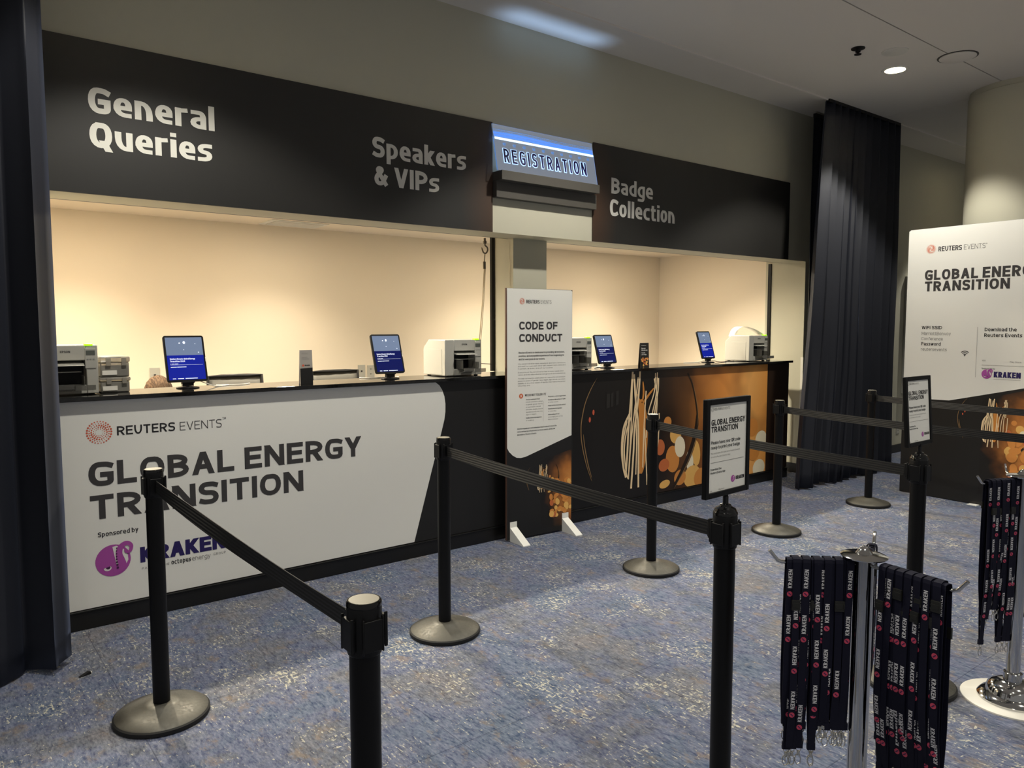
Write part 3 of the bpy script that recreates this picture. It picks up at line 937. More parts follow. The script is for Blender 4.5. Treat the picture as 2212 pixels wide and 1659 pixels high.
# ---------------------------------------------------------------- drapes
def drape(name, label, x0, x1, y0, top, folds, amp, seed, lean=0.0, tuck=0.0):
    rnd = random.Random(seed)
    o = thing(name, ((x0 + x1) / 2, y0, 0), label, 'curtain')
    xc = (x0 + x1) / 2
    nx, nz = folds * 14, 26
    ph = [rnd.uniform(-.5, .5) for _ in range(folds + 2)]
    am = [rnd.uniform(.5, 1.0) for _ in range(folds + 2)]
    mb = MB()
    for k in range(nz + 1):
        h = k / nz
        z = .012 + h * (top - .012)
        for i in range(nx + 1):
            u = i / nx
            q = folds * min(1.0, max(0.0, u + .045 * math.sin(2 * math.pi * u * 1.0 + seed) * math.sin(math.pi * u)))
            j = int(q)
            fr2 = q - j
            a = am[j] * (1 - fr2) + am[j + 1] * fr2
            p_ = ph[j] * (1 - fr2) + ph[j + 1] * fr2
            g = amp * a * (1.0 - .55 * h ** 2)
            x = x0 + (x1 - x0) * u + lean * (h - .5) * (1 - u) + .25 * g * math.sin(2 * math.pi * q * 2 + p_ * 3)
            y = g * math.sin(2 * math.pi * q + p_ * 2) + .012 * math.sin(9 * h + 5 * u) * (1 - h)
            zz = z + (.016 * math.sin(17 * u + seed) + .012) * (1 - h) ** 6
            mb.v.append((x - xc, y, max(.006, zz)))
    for k in range(nz):
        for i in range(nx):
            a = k * (nx + 1) + i
            mb.f.append((a, a + 1, a + nx + 2, a + nx + 1))
            mb.m.append(0)
    c = mb.build('cloth', drape_m, o, 0, True, 80)
    s = c.modifiers.new('thick', 'SOLIDIFY')
    s.thickness = .005
    mb = MB().box(x0 + max(0, lean) * .6 - xc, x1 - xc - .01, -.015, .015, top - .01, Z_C - .001)
    mb.build('track', black_plastic, o)
    return o
drape('black_drape', 'black floor-length drape at the left end of the counter', -1.0, .485, -.45, Z_C - .02, 7, .085, 3, .03)
drape('black_drape', 'black floor-length drape beside the right end of the counter', 6.60, 8.18, -.47, Z_C - .02, 11, .075, 11, .28)
drape('black_drape', 'narrow black drape panel tucked between the wall and the right drape', 7.12, 7.52, -.13, Z_C - .03, 3, .04, 5)

# ---------------------------------------------------------------- belt stanchions
def stanchion_proto():
    s = thing('stanchion', (0, 0, 0), 'x', 'stanchion')
    MB().lathe([(.170, 0), (.178, .004), (.178, .018), (.172, .023)], (0, 0, 0), 64).build('base_rim', rubber, s)
    MB().lathe([(.173, .022), (.168, .026), (.12, .040), (.066, .055), (.058, .060), (.036, .062)], (0, 0, 0), 64).build('base', base_metal, s)
    MB().lathe([(.0315, .058), (.0315, .9)], (0, 0, 0), 32).build('pole', black_powder, s)
    mb = MB().lathe([(.0345, .885), (.0360, .892), (.0362, .978), (.0352, .986), (.034, .989)], (0, 0, 0), 32)
    for k in range(4):
        M = Matrix.Rotation(k * math.pi / 2, 4, 'Z')
        mb.box(.030, .0405, -.021, .021, .898, .962, 0, M)
        mb.box(.034, .0415, -.0235, -.020, .895, .968, 0, M)
        mb.box(.034, .0415, .020, .0235, .895, .968, 0, M)
    mb.build('head', black_plastic, s, .0015)
    c = MB().lathe([(.0362, .984), (.0362, .992), (.034, .9955), (.0325, .9958), (.032, .995), (.0001, .995)], (0, 0, 0), 32).build('cap', black_gloss, s)
    MB().lathe([(.0312, .9951), (.0308, .9960), (.0001, .9960)], (0, 0, 0), 24).build('cap_label', cap_metal, c, label='pale disc on the cap')
    return s
def belt(s, p0, p1, end_gap=.06):
    """belt with its end clip from stanchion s at p0 to the head at p1"""
    a, b = Vector((0, 0, .93)), Vector((p1[0] - p0[0], p1[1] - p0[1], .93))
    d = (b - a).normalized()
    L = (b - a).length
    side = Vector((-d.y, d.x, 0))
    mb = MB()
    N = 16
    th = .0012
    i0, i1 = .038, L - end_gap
    ring = []
    for k in range(N + 1):
        q = k / N
        c = a + d * (i0 + (i1 - i0) * q) - Vector((0, 0, .012 * 4 * q * (1 - q)))
        tw = .004 * math.sin(q * 5)
        ring.append([c + side * (th + tw) + Vector((0, 0, .0245)), c + side * (th - tw) - Vector((0, 0, .0245)), c - side * (th + tw) - Vector((0, 0, .0245)), c - side * (th - tw) + Vector((0, 0, .0245))])
    k0 = len(mb.v)
    for r4 in ring:
        mb.v += [tuple(v) for v in r4]
    for k in range(N):
        for j in range(4):
            j2 = (j + 1) % 4
            mb.f.append((k0 + k * 4 + j, k0 + k * 4 + j2, k0 + k * 4 + 4 + j2, k0 + k * 4 + 4 + j))
            mb.m.append(0)
    bo = mb.build('belt', belt_mat, s)
    ang = math.atan2(d.y, d.x)
    M = Matrix.Translation(a + d * i1) @ Matrix.Rotation(ang, 4, 'Z')
    mb = MB().box(-.006, end_gap - .042, -.005, .005, -.028, .028, 0, M).box(.0, .010, -.009, .009, -.030, .030, 0, M)
    mb.build('belt_clip', black_plastic, bo, .002)
ST = {
 'A': ((.705, -1.18), 'black stanchion in front of the GLOBAL ENERGY TRANSITION lettering, fully visible'),
 'B': ((2.045, -1.18), 'black stanchion standing before the black end of the left counter graphic'),
 'D': ((3.62, -1.16), 'black stanchion in front of the bulb filament picture'),
 'E': ((5.03, -1.15), 'black stanchion in front of the right end of the counter'),
 'F': ((6.447, -1.135), 'black stanchion in front of the right drape, farthest from the camera'),
 'A2': ((.693, -2.965), 'black stanchion cut by the bottom edge, its belt running to the lettered counter'),
 'C': ((1.889, -2.967), 'black stanchion in the centre carrying the nearer framed sign'),
 'E2': ((4.75, -2.93), 'black stanchion beyond the right edge of the picture, ending the belt from the counter end'),
 'F2': ((6.2, -2.93), 'black stanchion beyond the right edge of the picture, ending the belt from the right drape'),
 'C2': ((3.312, -2.903), 'black stanchion behind the lanyards carrying the farther framed sign'),
}
proto = stanchion_proto()
posts = {}
for k, (p, lab) in ST.items():
    s = proto if k == 'A' else copy_tree(proto)
    s.location = (p[0], p[1], 0)
    tag(s, lab, 'stanchion', 'black belt stanchions of the queue')
    posts[k] = s
for k, q in (('A', ST['A2'][0]), ('B', ST['C'][0]), ('D', ST['C2'][0]), ('E', ST['E2'][0]), ('F', ST['F2'][0])):
    belt(posts[k], ST[k][0], q)

# framed signs on top of two stanchions
def kraken_small(mb, x, z, r, y):
    disc(mb, x, z, r, y=y, n=20, mi=2)
    stroke(mb, smooth_pts([(x - .2 * r, z - .5 * r), (x + .25 * r, z - .1 * r), (x, z + .4 * r), (x + .5 * r, z + .5 * r)], 4), .16 * r, y - .0004, 3)
def sign_holder(loc, rz, lean, label):
    s = thing('sign_holder', loc, label, 'sign', 'framed queue signs', rz)
    MB().lathe([(.035, -.012), (.0355, .002), (.030, .014), (.018, .020), (.016, .026), (.0085, .028), (.0085, .05)], (0, 0, 0), 28).build('adapter', black_gloss, s)
    MB().lathe([(.0075, .03), (.0075, .062)], (0, 0, 0), 16).build('stem', black_powder, s)
    W2, H = .114, .292
    B = .055
    fr = MB()
    fr.box(-W2, -W2 + .017, -.008, .008, B, B + H).box(W2 - .017, W2, -.008, .008, B, B + H)
    fr.box(-W2 + .017, W2 - .017, -.008, .008, B, B + .017).box(-W2 + .017, W2 - .017, -.008, .008, B + H - .017, B + H)
    fr.box(-W2 + .01, W2 - .01, .0, .007, B + .01, B + H - .01)
    f = fr.build('frame', black_powder, s, .002)
    MB().box(-W2 + .012, W2 - .012, -.003, 0, B + .012, B + H - .012).build('poster', white_print, f)
    mb = MB()
    X, Y_ = -W2 + .028, -.0035
    z = lambda q: B + H * (1 - q)
    text(mb, 'GLOBAL ENERGY', X, z(.265), .017, .21, W2 - .024, 0, Y_)
    text(mb, 'TRANSITION', X, z(.335), .017, .21, W2 - .062, 0, Y_)
    text(mb, 'REUTERS', X + .013, z(.115), .007, .17, X + .055, 1, Y_)
    text(mb, 'EVENTS', X + .058, z(.115), .007, .1, X + .094, 1, Y_)
    dot_logo(mb, X + .004, z(.105), .007, Y_, 1)
    text(mb, 'Please have your QR code', X, z(.455), .0095, .17, W2 - .048, 0, Y_)
    text(mb, 'ready to print your badge', X, z(.505), .0095, .17, W2 - .05, 0, Y_)
    text(mb, 'The confirmation QR code can be found in the email', X, z(.555), .0045, .12, W2 - .05, 1, Y_, seg=2)
    text(mb, 'or in the Reuters Events App', X, z(.59), .0045, .12, W2 - .1, 1, Y_, seg=2)
    mb.box(X, W2 - .028, Y_ - .0002, Y_, z(.642), z(.639), 1)
    text(mb, 'Download the', X, z(.72), .0062, .17, X + .055, 0, Y_)
    text(mb, 'Reuters Events App', X, z(.755), .0062, .17, X + .075, 0, Y_)
    kraken_small(mb, W2 - .083, z(.845), .0105, Y_)
    text(mb, 'KRAKEN', W2 - .068, z(.86), .0105, .26, W2 - .022, 0, Y_, track=.06)
    text(mb, 'iOS', X, z(.935), .004, .14, None, 1, Y_)
    text(mb, 'Play Store', X + .043, z(.93), .004, .14, None, 1, Y_)
    mb.build('lettering', [ink_black, ink_grey, purple, white_ink], f, 0, False)
    f.rotation_euler = (lean, 0, 0)
    return s
sign_holder((1.889, -2.967, .99), R(3), R(0), 'black framed GLOBAL ENERGY TRANSITION sign in front of the amber bulb picture')
sign_holder((3.312, -2.903, .99), R(0), R(-4), 'black framed GLOBAL ENERGY TRANSITION sign in front of the tall white board')

# ---------------------------------------------------------------- code of conduct board
cc = thing('code_of_conduct_board', (3.274, -.108, 0), 'tall grey-white standing board headed CODE OF CONDUCT', 'sign', None, R(-3.7))
MB().box(.0, .59, 0, .016, .012, 1.812).build('board', [black_lam], cc, .001, False)
e = [(.002, .68), (.018, .652), (.05, .622), (.085, .603), (.12, .598), (.165, .603), (.588, .726), (.588, 1.800), (.578, 1.810), (.002, 1.811)]
MB().poly([(x, -.001, z) for x, z in e]).build('white_field', white_print, cc, 0, False, label='grey-white printed field with slanted lower edge')
MB().box(-.004, .0, -.001, .017, .012, 1.813).build('edge_strip', edge_brown, cc, 0, False)
mb = MB()
text(mb, 'CODE OF', .105, 1.521, .056, .24, .45, 0, -.002)
text(mb, 'CONDUCT', .105, 1.433, .056, .24, .494, 0, -.002)
text(mb, 'REUTERS', .168, 1.708, .025, .16, .285, 1, -.002)
text(mb, 'EVENTS', .295, 1.708, .025, .09, .392, 2, -.002)
for i, s in enumerate(('Reuters Events is dedicated to providing an inclusive,', 'positive, and enjoyable experience from beginning to', 'and for everyone at our events.')):
    text(mb, s, .101, 1.350 - i * .0235, .013, .16, (.516, .51, .335)[i], 1, -.002, seg=3)
L = ('We expect all attendees, speakers, sponsors, exhibitors,', 'and staff to treat each other with respect, both online and', 'in person, at every one of our events.', '', 'Everyone at Reuters Events has a voice, needs, and', 'views, and we value diverse backgrounds and experience,', '', 'To keep our events, a safe place for respectful conversation', 'please be aware of gender, race, religion, age, sexual orientation,', 'disability or any other aspect of identity that makes the person', 'who they are.')
zz = 1.272
for s in L:
    if s:
        text(mb, s, .095, zz, .0085, .13, .095 + min(.43, .0082 * len(s)), 2, -.002, seg=2)
    zz -= .0095 if not s else .0172
text(mb, 'WE DO NOT TOLERATE', .155, 1.042, .0155, .14, .345, 1, -.002)
mb.box(.32, .3212, -.0022, -.002, .85, 1.0, 3)
for x0, rows in ((.165, ('Verbal comments that', 'include comments related', 'to gender, gender identity', 'or expression, sexual', 'orientation, disability, physical', 'appearance, body size, race,', 'age or religion', '', 'Deliberate intimidation', 'or stalking')), (.365, ('Physical or verbal aggression', '', 'Sustained disruption of talks', 'or other events', '', 'Inappropriate physical contact', '', 'Unwelcome photography', 'or recording', '', 'Advocating for or', 'encouraging any of the', 'above behaviour'))):
    zz = 1.014 if x0 < .3 else 1.026
    for i, s in enumerate(rows):
        if s:
            bold = i == 0 or rows[i - 1] == ''
            text(mb, s, x0, zz, .0085, .17 if bold else .12, min(x0 + .0062 * len(s), .315 if x0 < .3 else .53), 1 if bold else 2, -.002, seg=2)
        zz -= .0182 if s else .006
for i, s in enumerate(('Anyone engaging in such behaviour may be asked to leave the', 'venue and may be refused entry to future events, at the sole', 'discretion of Reuters Events.')):
    text(mb, s, .088, .806 - i * .0215, .010, .16, (.445, .43, .26)[i], 1, -.002, seg=2)
mb.build('lettering', [ink, ink_black, ink_grey, ink_light], cc, 0, False)
mb = MB()
swirl_logo(mb, .131, 1.722, .025, -.0015)
mb.build('emblem', [ink_red, ink_pink, white_print], cc, 0, False, label='pale coral ring of dots')
mb = MB()
disc(mb, .122, 1.046, .0175, y=-.002, n=20, mi=0)
for sg in (-1, 1):
    stroke(mb, [(.115, 1.046 - .009 * sg), (.129, 1.046 + .009 * sg)], .004, -.0025, 1)
mb.build('cross_icon', [ink_orange, white_ink], cc, 0, False)
amber_s = glow_radial('amber_small_print', .60, .33, .27, G_ST)
MB().poly([(.30, -.0006, .05), (.588, -.0006, .05), (.588, -.0006, .62), (.30, -.0006, .56)]).build('amber_print', amber_s, cc, 0, False)
rb = random.Random(4)
ext = [(5.15 + rb.random() * .9, -.75 + rb.random() * 1.3, .06 + .06 * rb.random(), .06 + .06 * rb.random(), rb.choice((1, 1, 2, 1, 4, 2))) for _ in range(46)] + [(5.75, .15, .08, .1, 3)]
bulb_art(cc, (.301, .43), .21, (.003, .587, .1, .55), -.001, '', ext)
for x in (.055, .53):
    f = MB()
    f.prism([(x - .03, -.001, .0), (x - .03, -.17, .0), (x - .03, -.17, .006), (x - .03, -.004, .10), (x - .03, -.004, .14), (x - .03, -.001, .14)], (.06, 0, 0))
    f.prism([(x - .03, .017, .0), (x - .03, .068, .0), (x - .03, .068, .005), (x - .03, .019, .012), (x - .03, .019, .05), (x - .03, .017, .05)], (.06, 0, 0))
    f.build('foot', white_print, cc, 0, False, label='folded white wedge foot')

# ---------------------------------------------------------------- tall board at the right
tb = thing('event_board', (7.193, -1.056, 0), 'tall white and black standing board with WiFi details by the pillar', 'sign', None, R(-93))
TW = 1.2
MB().box(0, TW, 0, .02, .004, 2.414).build('board', [black_lam], tb, .001, False)
e = [(.001, .887), (.21, .884), (.41, .887), (TW - .001, 1.085), (TW - .001, 2.413), (.02, 2.413), (.001, 2.40)]
MB().poly([(x, -.001, z) for x, z in e]).build('white_field', white_print, tb, 0, False, label='white printed upper field')
mb = MB()
text(mb, 'GLOBAL ENERGY', .157, 1.953, .090, .24, 1.085, 0, -.002, track=.13)
text(mb, 'TRANSITION', .160, 1.854, .088, .24, .851, 0, -.002, track=.13)
text(mb, 'REUTERS', .266, 2.203, .042, .16, .462, 1, -.002)
text(mb, 'EVENTS', .478, 2.203, .042, .09, .65, 2, -.002)
text(mb, 'TM', .652, 2.235, .009, .14, .664, 2, -.002)
text(mb, 'WiFi SSID', .147, 1.515, .030, .17, .325, 1, -.002)
text(mb, 'MarriottBonvoy', .149, 1.463, .028, .1, .402, 2, -.002)
text(mb, 'Conference', .149, 1.416, .028, .1, .335, 2, -.002)
text(mb, 'Password', .149, 1.369, .030, .17, .319, 1, -.002)
text(mb, 'reutersevents', .148, 1.322, .028, .1, .372, 2, -.002)
text(mb, 'Download the', .675, 1.500, .030, .17, .918, 1, -.002)
text(mb, 'Reuters Events app', .673, 1.452, .030, .17, 1.04, 1, -.002)
text(mb, 'iOS', .668, 1.245, .012, .14, None, 2, -.002)
text(mb, 'Play Store', .88, 1.240, .012, .14, None, 2, -.002)
text(mb, 'Sponsored by', .665, 1.178, .012, .14, .77, 1, -.002)
mb.box(.617, .620, -.0022, -.002, 1.105, 1.535, 3)
mb.box(.665, 1.09, -.0022, -.002, 1.212, 1.2145, 3)
mb.build('lettering', [ink, ink_black, ink_grey, ink_light], tb, 0, False)
mb = MB()
swirl_logo(mb, .202, 2.228, .043, -.0015)
mb.build('emblem', [ink_red, ink_pink, white_print], tb, 0, False, label='pale coral ring of dots')
mb = MB()
for r_i in (.014, .028, .042):
    stroke(mb, [(.525 + r_i * math.cos(R(a)), 1.285 + r_i * math.sin(R(a))) for a in range(45, 136, 10)], .006, -.002)
disc(mb, .525, 1.288, .005, y=-.002, n=10)
mb.build('wifi_icon', ink_black, tb, 0, False)
mb = MB()
kraken_emblem(mb, .706, 1.137, .040, -.002, 0, 1, 2, 3)
mb.build('sponsor_emblem', [purple, purple_d, white_ink, white_print], tb, 0, False, label='round purple emblem')
mb = MB()
text(mb, 'KRAKEN', .762, 1.112, .048, .28, .965, 0, -.002, track=.06)
mb.box(.762, .965, -.0022, -.002, 1.096, 1.0985, 1)
mb.build('sponsor_lettering', [navy_ink, ink_light], tb, 0, False)
amber_b = glow_radial('amber_board_print', 1.16, .58, .46, G_ST)
MB().poly([(.68, -.0006, .1), (TW - .001, -.0006, .1), (TW - .001, -.0006, 1.07), (.68, -.0006, .92)]).build('amber_print', amber_b, tb, 0, False)
rb = random.Random(9)
ext = [(5.05 + rb.random() * .8, -.55 + rb.random() * .9, .06 + .06 * rb.random(), .06 + .06 * rb.random(), rb.choice((1, 1, 2, 1, 4, 2))) for _ in range(36)]
bulb_art(tb, (.764, .73), .43, (.01, TW - .002, .1, .93), -.001, '', ext)
MB().box(.62, .70, -.06, -.001, 0, .006).build('front_foot', white_print, tb, .001, False, label='small white foot at the base')
MB().box(.1, .5, .021, .3, 0, .012).box(.28, .32, .021, .04, 0, 1.4).build('rear_foot', black_lam, tb, .002, False)

# dark wall display behind, outlet
wd = thing('wall_display', (10.0, 0, 1.43), 'dark flat display mounted on the wall behind the tall white board', 'display')
MB().box(-.55, .6, -.075, -.002, -.71, .71).build('casing', printer_g, wd, .003, False)
MB().box(-.545, .59, -.09, -.075, -.70, .70).build('screen', screen_black, wd, .002, False)
def wall_plate(x, y, z, label, kind='outlet'):
    o = thing('wall_' + kind, (x, y, z), label, kind)
    MB().box(-.036, .036, -.007, 0, -.058, .058).build('plate', printer_w, o, .002, False)
    mb = MB()
    if kind == 'outlet':
        for dz in (-.022, .022):
            mb.box(-.008, -.005, -.0085, -.006, dz - .006, dz + .006).box(.005, .008, -.0085, -.006, dz - .006, dz + .006)
    else:
        mb.box(-.008, .008, -.0085, -.006, -.008, .008)
    mb.build('socket', ink, o, 0, False)
    return o
wall_plate(9.40, 0, .29, 'white wall outlet low on the pale wall right of the drape')
wall_plate(3.19, 1.95, 1.135, 'blank white data plate on the booth wall left of the outlet', 'plate')
wall_plate(3.285, 1.95, 1.13, 'white power outlet on the booth wall behind the second tablet')
wall_plate(1.44, 1.95, 1.17, 'white plate on the booth wall above the seated head', 'plate')

# ---------------------------------------------------------------- label printers
def printer_proto():
    p = thing('label_printer', (0, 0, 0), 'x', 'printer')
    W, D, H = .31, .285, .255
    prof = [(0, .005), (0, H - .004), (.004, H), (D - .07, H), (D - .01, H - .05), (D, H - .07), (D, .005)]
    mb = MB()
    # side cheeks and shell around the front mouth
    mb.prism([(0, y, z) for y, z in prof], (.075, 0, 0))
    mb.prism([(.255, y, z) for y, z in prof], (.055, 0, 0))
    mb.prism([(.075, y, z) for y, z in [(0, .178), (0, H - .004), (.004, H), (D - .07, H), (D - .01, H - .05), (D - .01, .178)]], (.18, 0, 0))
    mb.box(.075, .255, .0, D - .02, .005, .05)
    mb.build('casing', printer_w, p, .004)
    MB().box(-.0012, .001, .04, .205, .012, .19).build('side_door', printer_w, p, .0005, False)
    MB().box(.074, .256, .085, D - .03, .05, .18).build('mouth', black_plastic, p, 0, False)
    MB().prism([(.085, -.012, .150), (.085, .09, .165), (.085, .09, .175), (.085, -.012, .158)], (.16, 0, 0)).build('paper_guide', printer_g, p, .001, False)
    MB().box(.09, .24, -.05, .02, .152, .1535).box(.10, .23, -.02, .05, .118, .1195).build('paper_strip', paper, p, 0, False)
    mb = MB()
    mb.box(.10, .235, -.07, .01, .052, .055).box(.10, .103, -.07, .01, .055, .115).box(.232, .235, -.07, .01, .055, .10)
    mb.prism([(.105, -.01, .02), (.105, -.085, .035), (.105, -.085, .06), (.105, -.082, .06), (.105, -.08, .038), (.105, -.01, .023)], (.08, 0, 0))
    mb.prism([(.19, -.01, .02), (.19, -.095, .03), (.19, -.095, .055), (.19, -.092, .055), (.19, -.09, .033), (.19, -.01, .023)], (.09, 0, 0))
    mb.build('catch_tray', smoke, p, 0, False)
    c = MB().box(.250, .300, -.004, .001, .135, .240).build('control_panel', printer_w, p, .002, False)
    MB().box(.255, .296, -.006, -.003, .205, .228).build('display', lcd_grey, c, 0, False)
    mb = MB()
    for i in range(3):
        mb.lathe([(.0045, -.0065), (.0045, -.003)], (.262 + i * .014, 0, .185), 12, 0, 'y')
    mb.build('buttons', printer_g, c, 0, True)
    MB().box(.250, .288, -.004, .03, H - .003, H + .008).build('status_light', led_green, p, .003, False, label='glowing green status light')
    mb = MB()
    text(mb, 'EPSON', .14, .217, .011, .2, .185, 0, -.0008)
    mb.build('lettering', ink, p, 0, False)
    mb = MB()
    for x in (.03, .28):
        for y in (.03, D - .03):
            mb.lathe([(.014, 0), (.014, .006)], (x, y, 0), 14)
    mb.build('foot', rubber, p)
    return p
pp = printer_proto()
PR = [((.435, .10), 'white label printer half hidden behind the left drape'), ((2.883, .085), 'white label printer at the right end of the left window'),
      ((4.01, .115), 'white label printer partly hidden behind the CODE OF CONDUCT board'), ((6.445, .095), 'white label printer with a loop of paper at the right end of the counter')]
printers = []
for i, ((x, y), lab) in enumerate(PR):
    p = pp if i == 0 else copy_tree(pp)
    p.location = (x, y, Z_T)
    tag(p, lab, 'printer', 'label printers on the counter')
    printers.append(p)
mb = MB()
arc = smooth_pts([(.03, .23, .245), (.035, .2, .31), (.07, .18, .338), (.13, .15, .338), (.2, .10, .31), (.265, .06, .262)], 6)
k = len(mb.v)
for q in arc:
    mb.v += [(q.x - .0, q.y - .045, q.z), (q.x + .012, q.y + .045, q.z)]
for i in range(len(arc) - 1):
    mb.f.append((k + 2 * i, k + 2 * i + 1, k + 2 * i + 3, k + 2 * i + 2))
    mb.m.append(0)
o = mb.build('paper_loop', paper, printers[3], 0, True)
sd = o.modifiers.new('thick', 'SOLIDIFY')
sd.thickness = .0008

# ---------------------------------------------------------------- tablets on stands
def rounded(w, h, r, n=5):
    p = []
    for cx, cz, a0 in ((w / 2 - r, h - r, 0), (-w / 2 + r, h - r, 90), (-w / 2 + r, r, 180), (w / 2 - r, r, 270)):
        for i in range(n + 1):
            a = R(a0 + 90 * i / n)
            p.append((cx + r * math.cos(a), cz + r * math.sin(a)))
    return p
scr_sky = mat('tablet_sky_picture', rgb(80, 96, 124), .12, emit=.42, ecol=rgb(150, 166, 196))
scr_blue = mat('tablet_blue_screen', rgb(14, 20, 90), .12, emit=.5, ecol=rgb(22, 44, 190))
scr_navy = mat('tablet_navy_screen', rgb(10, 14, 54), .12, emit=.28, ecol=rgb(24, 40, 140))
scr_text = mat('tablet_screen_text', rgb(230, 236, 250), .3, emit=.7, ecol=rgb(220, 228, 250))
def tablet(x, y, w, h, tilt, lower, label, rz=0.0):
    t_ = thing('tablet', (x, y, Z_T), label, 'tablet', 'check-in tablets on the counter', rz)
    st = MB().lathe([(.062, 0), (.062, .005), (.05, .008), (.02, .010)], (0, 0, 0), 32)
    st.tube([(0, 0, .008), (0, .004, .03), (0, .02, .06), (0, .055, .12)], .008, 10)
    st.box(-.03, .03, -.012, .016, .012, .034)
    sto = st.build('stand', black_plastic, t_, .001)
    M = Matrix.Translation((0, -.012, .038)) @ Matrix.Rotation(R(-tilt), 4, 'X')
    c = MB()
    c.prism([tuple(M @ Vector((a, 0, b))) for a, b in rounded(w, h, .014)], tuple(M.to_3x3() @ Vector((0, .014, 0))))
    c.box(-.035, .035, -.006, .02, -.008, .004, 0, M)
    co = c.build('case', black_plastic, t_, .001)
    s = MB()
    bz = .011
    zs = h * .57
    P = lambda a, b, d=-.0008: tuple(M @ Vector((a, d, b)))
    s.poly([P(-w / 2 + bz, bz), P(w / 2 - bz, bz), P(w / 2 - bz, zs), P(-w / 2 + bz, zs)], 0)
    s.poly([P(-w / 2 + bz, zs), P(w / 2 - bz, zs), P(w / 2 - bz, h - bz), P(-w / 2 + bz, h - bz)], 1)
    so = s.build('screen', [lower, scr_sky], t_, 0, False, label='lit screen with blue lower half')
    x_ = MB()
    fr = lambda a, b, d: P(a, b, d)
    text(x_, 'Reuters Events: Global Energy', -w / 2 + .026, zs - .026, .0095, .2, w / 2 - .06, 0, -.0014, frame=fr, seg=2)
    text(x_, 'Transition 2024', -w / 2 + .026, zs - .040, .0095, .2, -.005, 0, -.0014, frame=fr, seg=2)
    def bar(xa, xb, za, hh):
        x_.poly([P(xa, za, -.0014), P(xb, za, -.0014), P(xb, za + hh, -.0014), P(xa, za + hh, -.0014)])
    for xa, xb, za, hh in ((.026, .030, .052, .003), (.033, .048, .052, .003), (.050, .068, .052, .003), (.026, .058, .071, .0034), (.060, .110, .071, .0034)):
        bar(-w / 2 + xa, -w / 2 + xb, zs - za, hh)
    for xa, xb in ((.030, .048), (.058, .090), (.098, .165)):
        bar(-w / 2 + xa, min(-w / 2 + xb, w / 2 - .02), .016, .004)
    x_.poly([P(-w / 2 + .026, zs - .057, -.0014), P(w / 2 - .02, zs - .057, -.0014), P(w / 2 - .02, zs - .0558, -.0014), P(-w / 2 + .026, zs - .0558, -.0014)])
    for a, b, r_ in ((0, h - .042, .007), (-.025, h - .045, .005), (.06, h - .05, .003), (-.005, h - .085, .003), (.075, zs + .016, .004)):
        q = [P(a + r_ * math.cos(i * .785), b + r_ * (.7 if r_ < .006 else 1.3) * math.sin(i * .785), -.0014) for i in range(8)]
        x_.poly(q)
    x_.build('screen_text', scr_text, so, 0, False)
    kx = MB().box(w / 2 - .003, w / 2 + .002, -.002, .008, h * .42, h * .52, 0, M)
    kx.build('side_clip', cable_w, co, 0, False)
    return t_
tablet(1.215, .21, .222, .272, 17, scr_blue, 'black tablet with bright blue screen beside the seated person')
tablet(2.49, .155, .220, .270, 17, scr_navy, 'black tablet between the small grey card and the printer left of the column')
tablet(4.565, .18, .212, .250, 17, scr_navy, 'black tablet with navy screen just right of the CODE OF CONDUCT board')
tablet(6.005, .25, .196, .272, 17, scr_blue, 'black tablet with blue screen left of the paper-loop printer')

def cable(pts, r, m, label, name='cable'):
    return tag(MB().tube(smooth_pts(pts, 6), r, 6).build(name, m), label, 'cable')
zt = Z_T + .004
cable([(1.29, .22, zt + .03), (1.37, .20, zt), (1.46, .26, zt), (1.40, .30, zt), (1.52, .24, zt), (1.60, .30, zt)], .003, cable_w, 'white charging cable curling beside the leftmost tablet')
cable([(2.57, .20, zt), (2.60, .25, zt), (2.50, .28, zt), (2.40, .27, zt), (2.35, .31, zt), (2.36, .33, zt)], .003, cable_w, 'white charging cable of the tablet in front of the wall outlet')
cable([(6.02, .24, zt + .02), (6.1, .18, zt), (6.22, .2, zt), (6.3, .26, zt), (6.38, .22, zt)], .003, cable_b, 'dark cable between the last tablet and the paper-loop printer')
cable([(5.98, .27, zt + .02), (5.9, .29, zt), (5.80, .30, zt), (5.74, .33, zt)], .003, cable_w, 'white cable trailing left of the last tablet')
cable([(3.2, .3, zt + .09), (3.3, .36, zt + .07), (3.54, .44, zt + .05)], .003, cable_b, 'dark printer lead running to the black shutter channel')
cable([(4.5, .17, zt + .03), (4.42, .15, zt + .01), (4.46, .22, zt), (4.60, .28, zt)], .0035, cable_w, 'white cable at the foot of the navy-screen tablet')

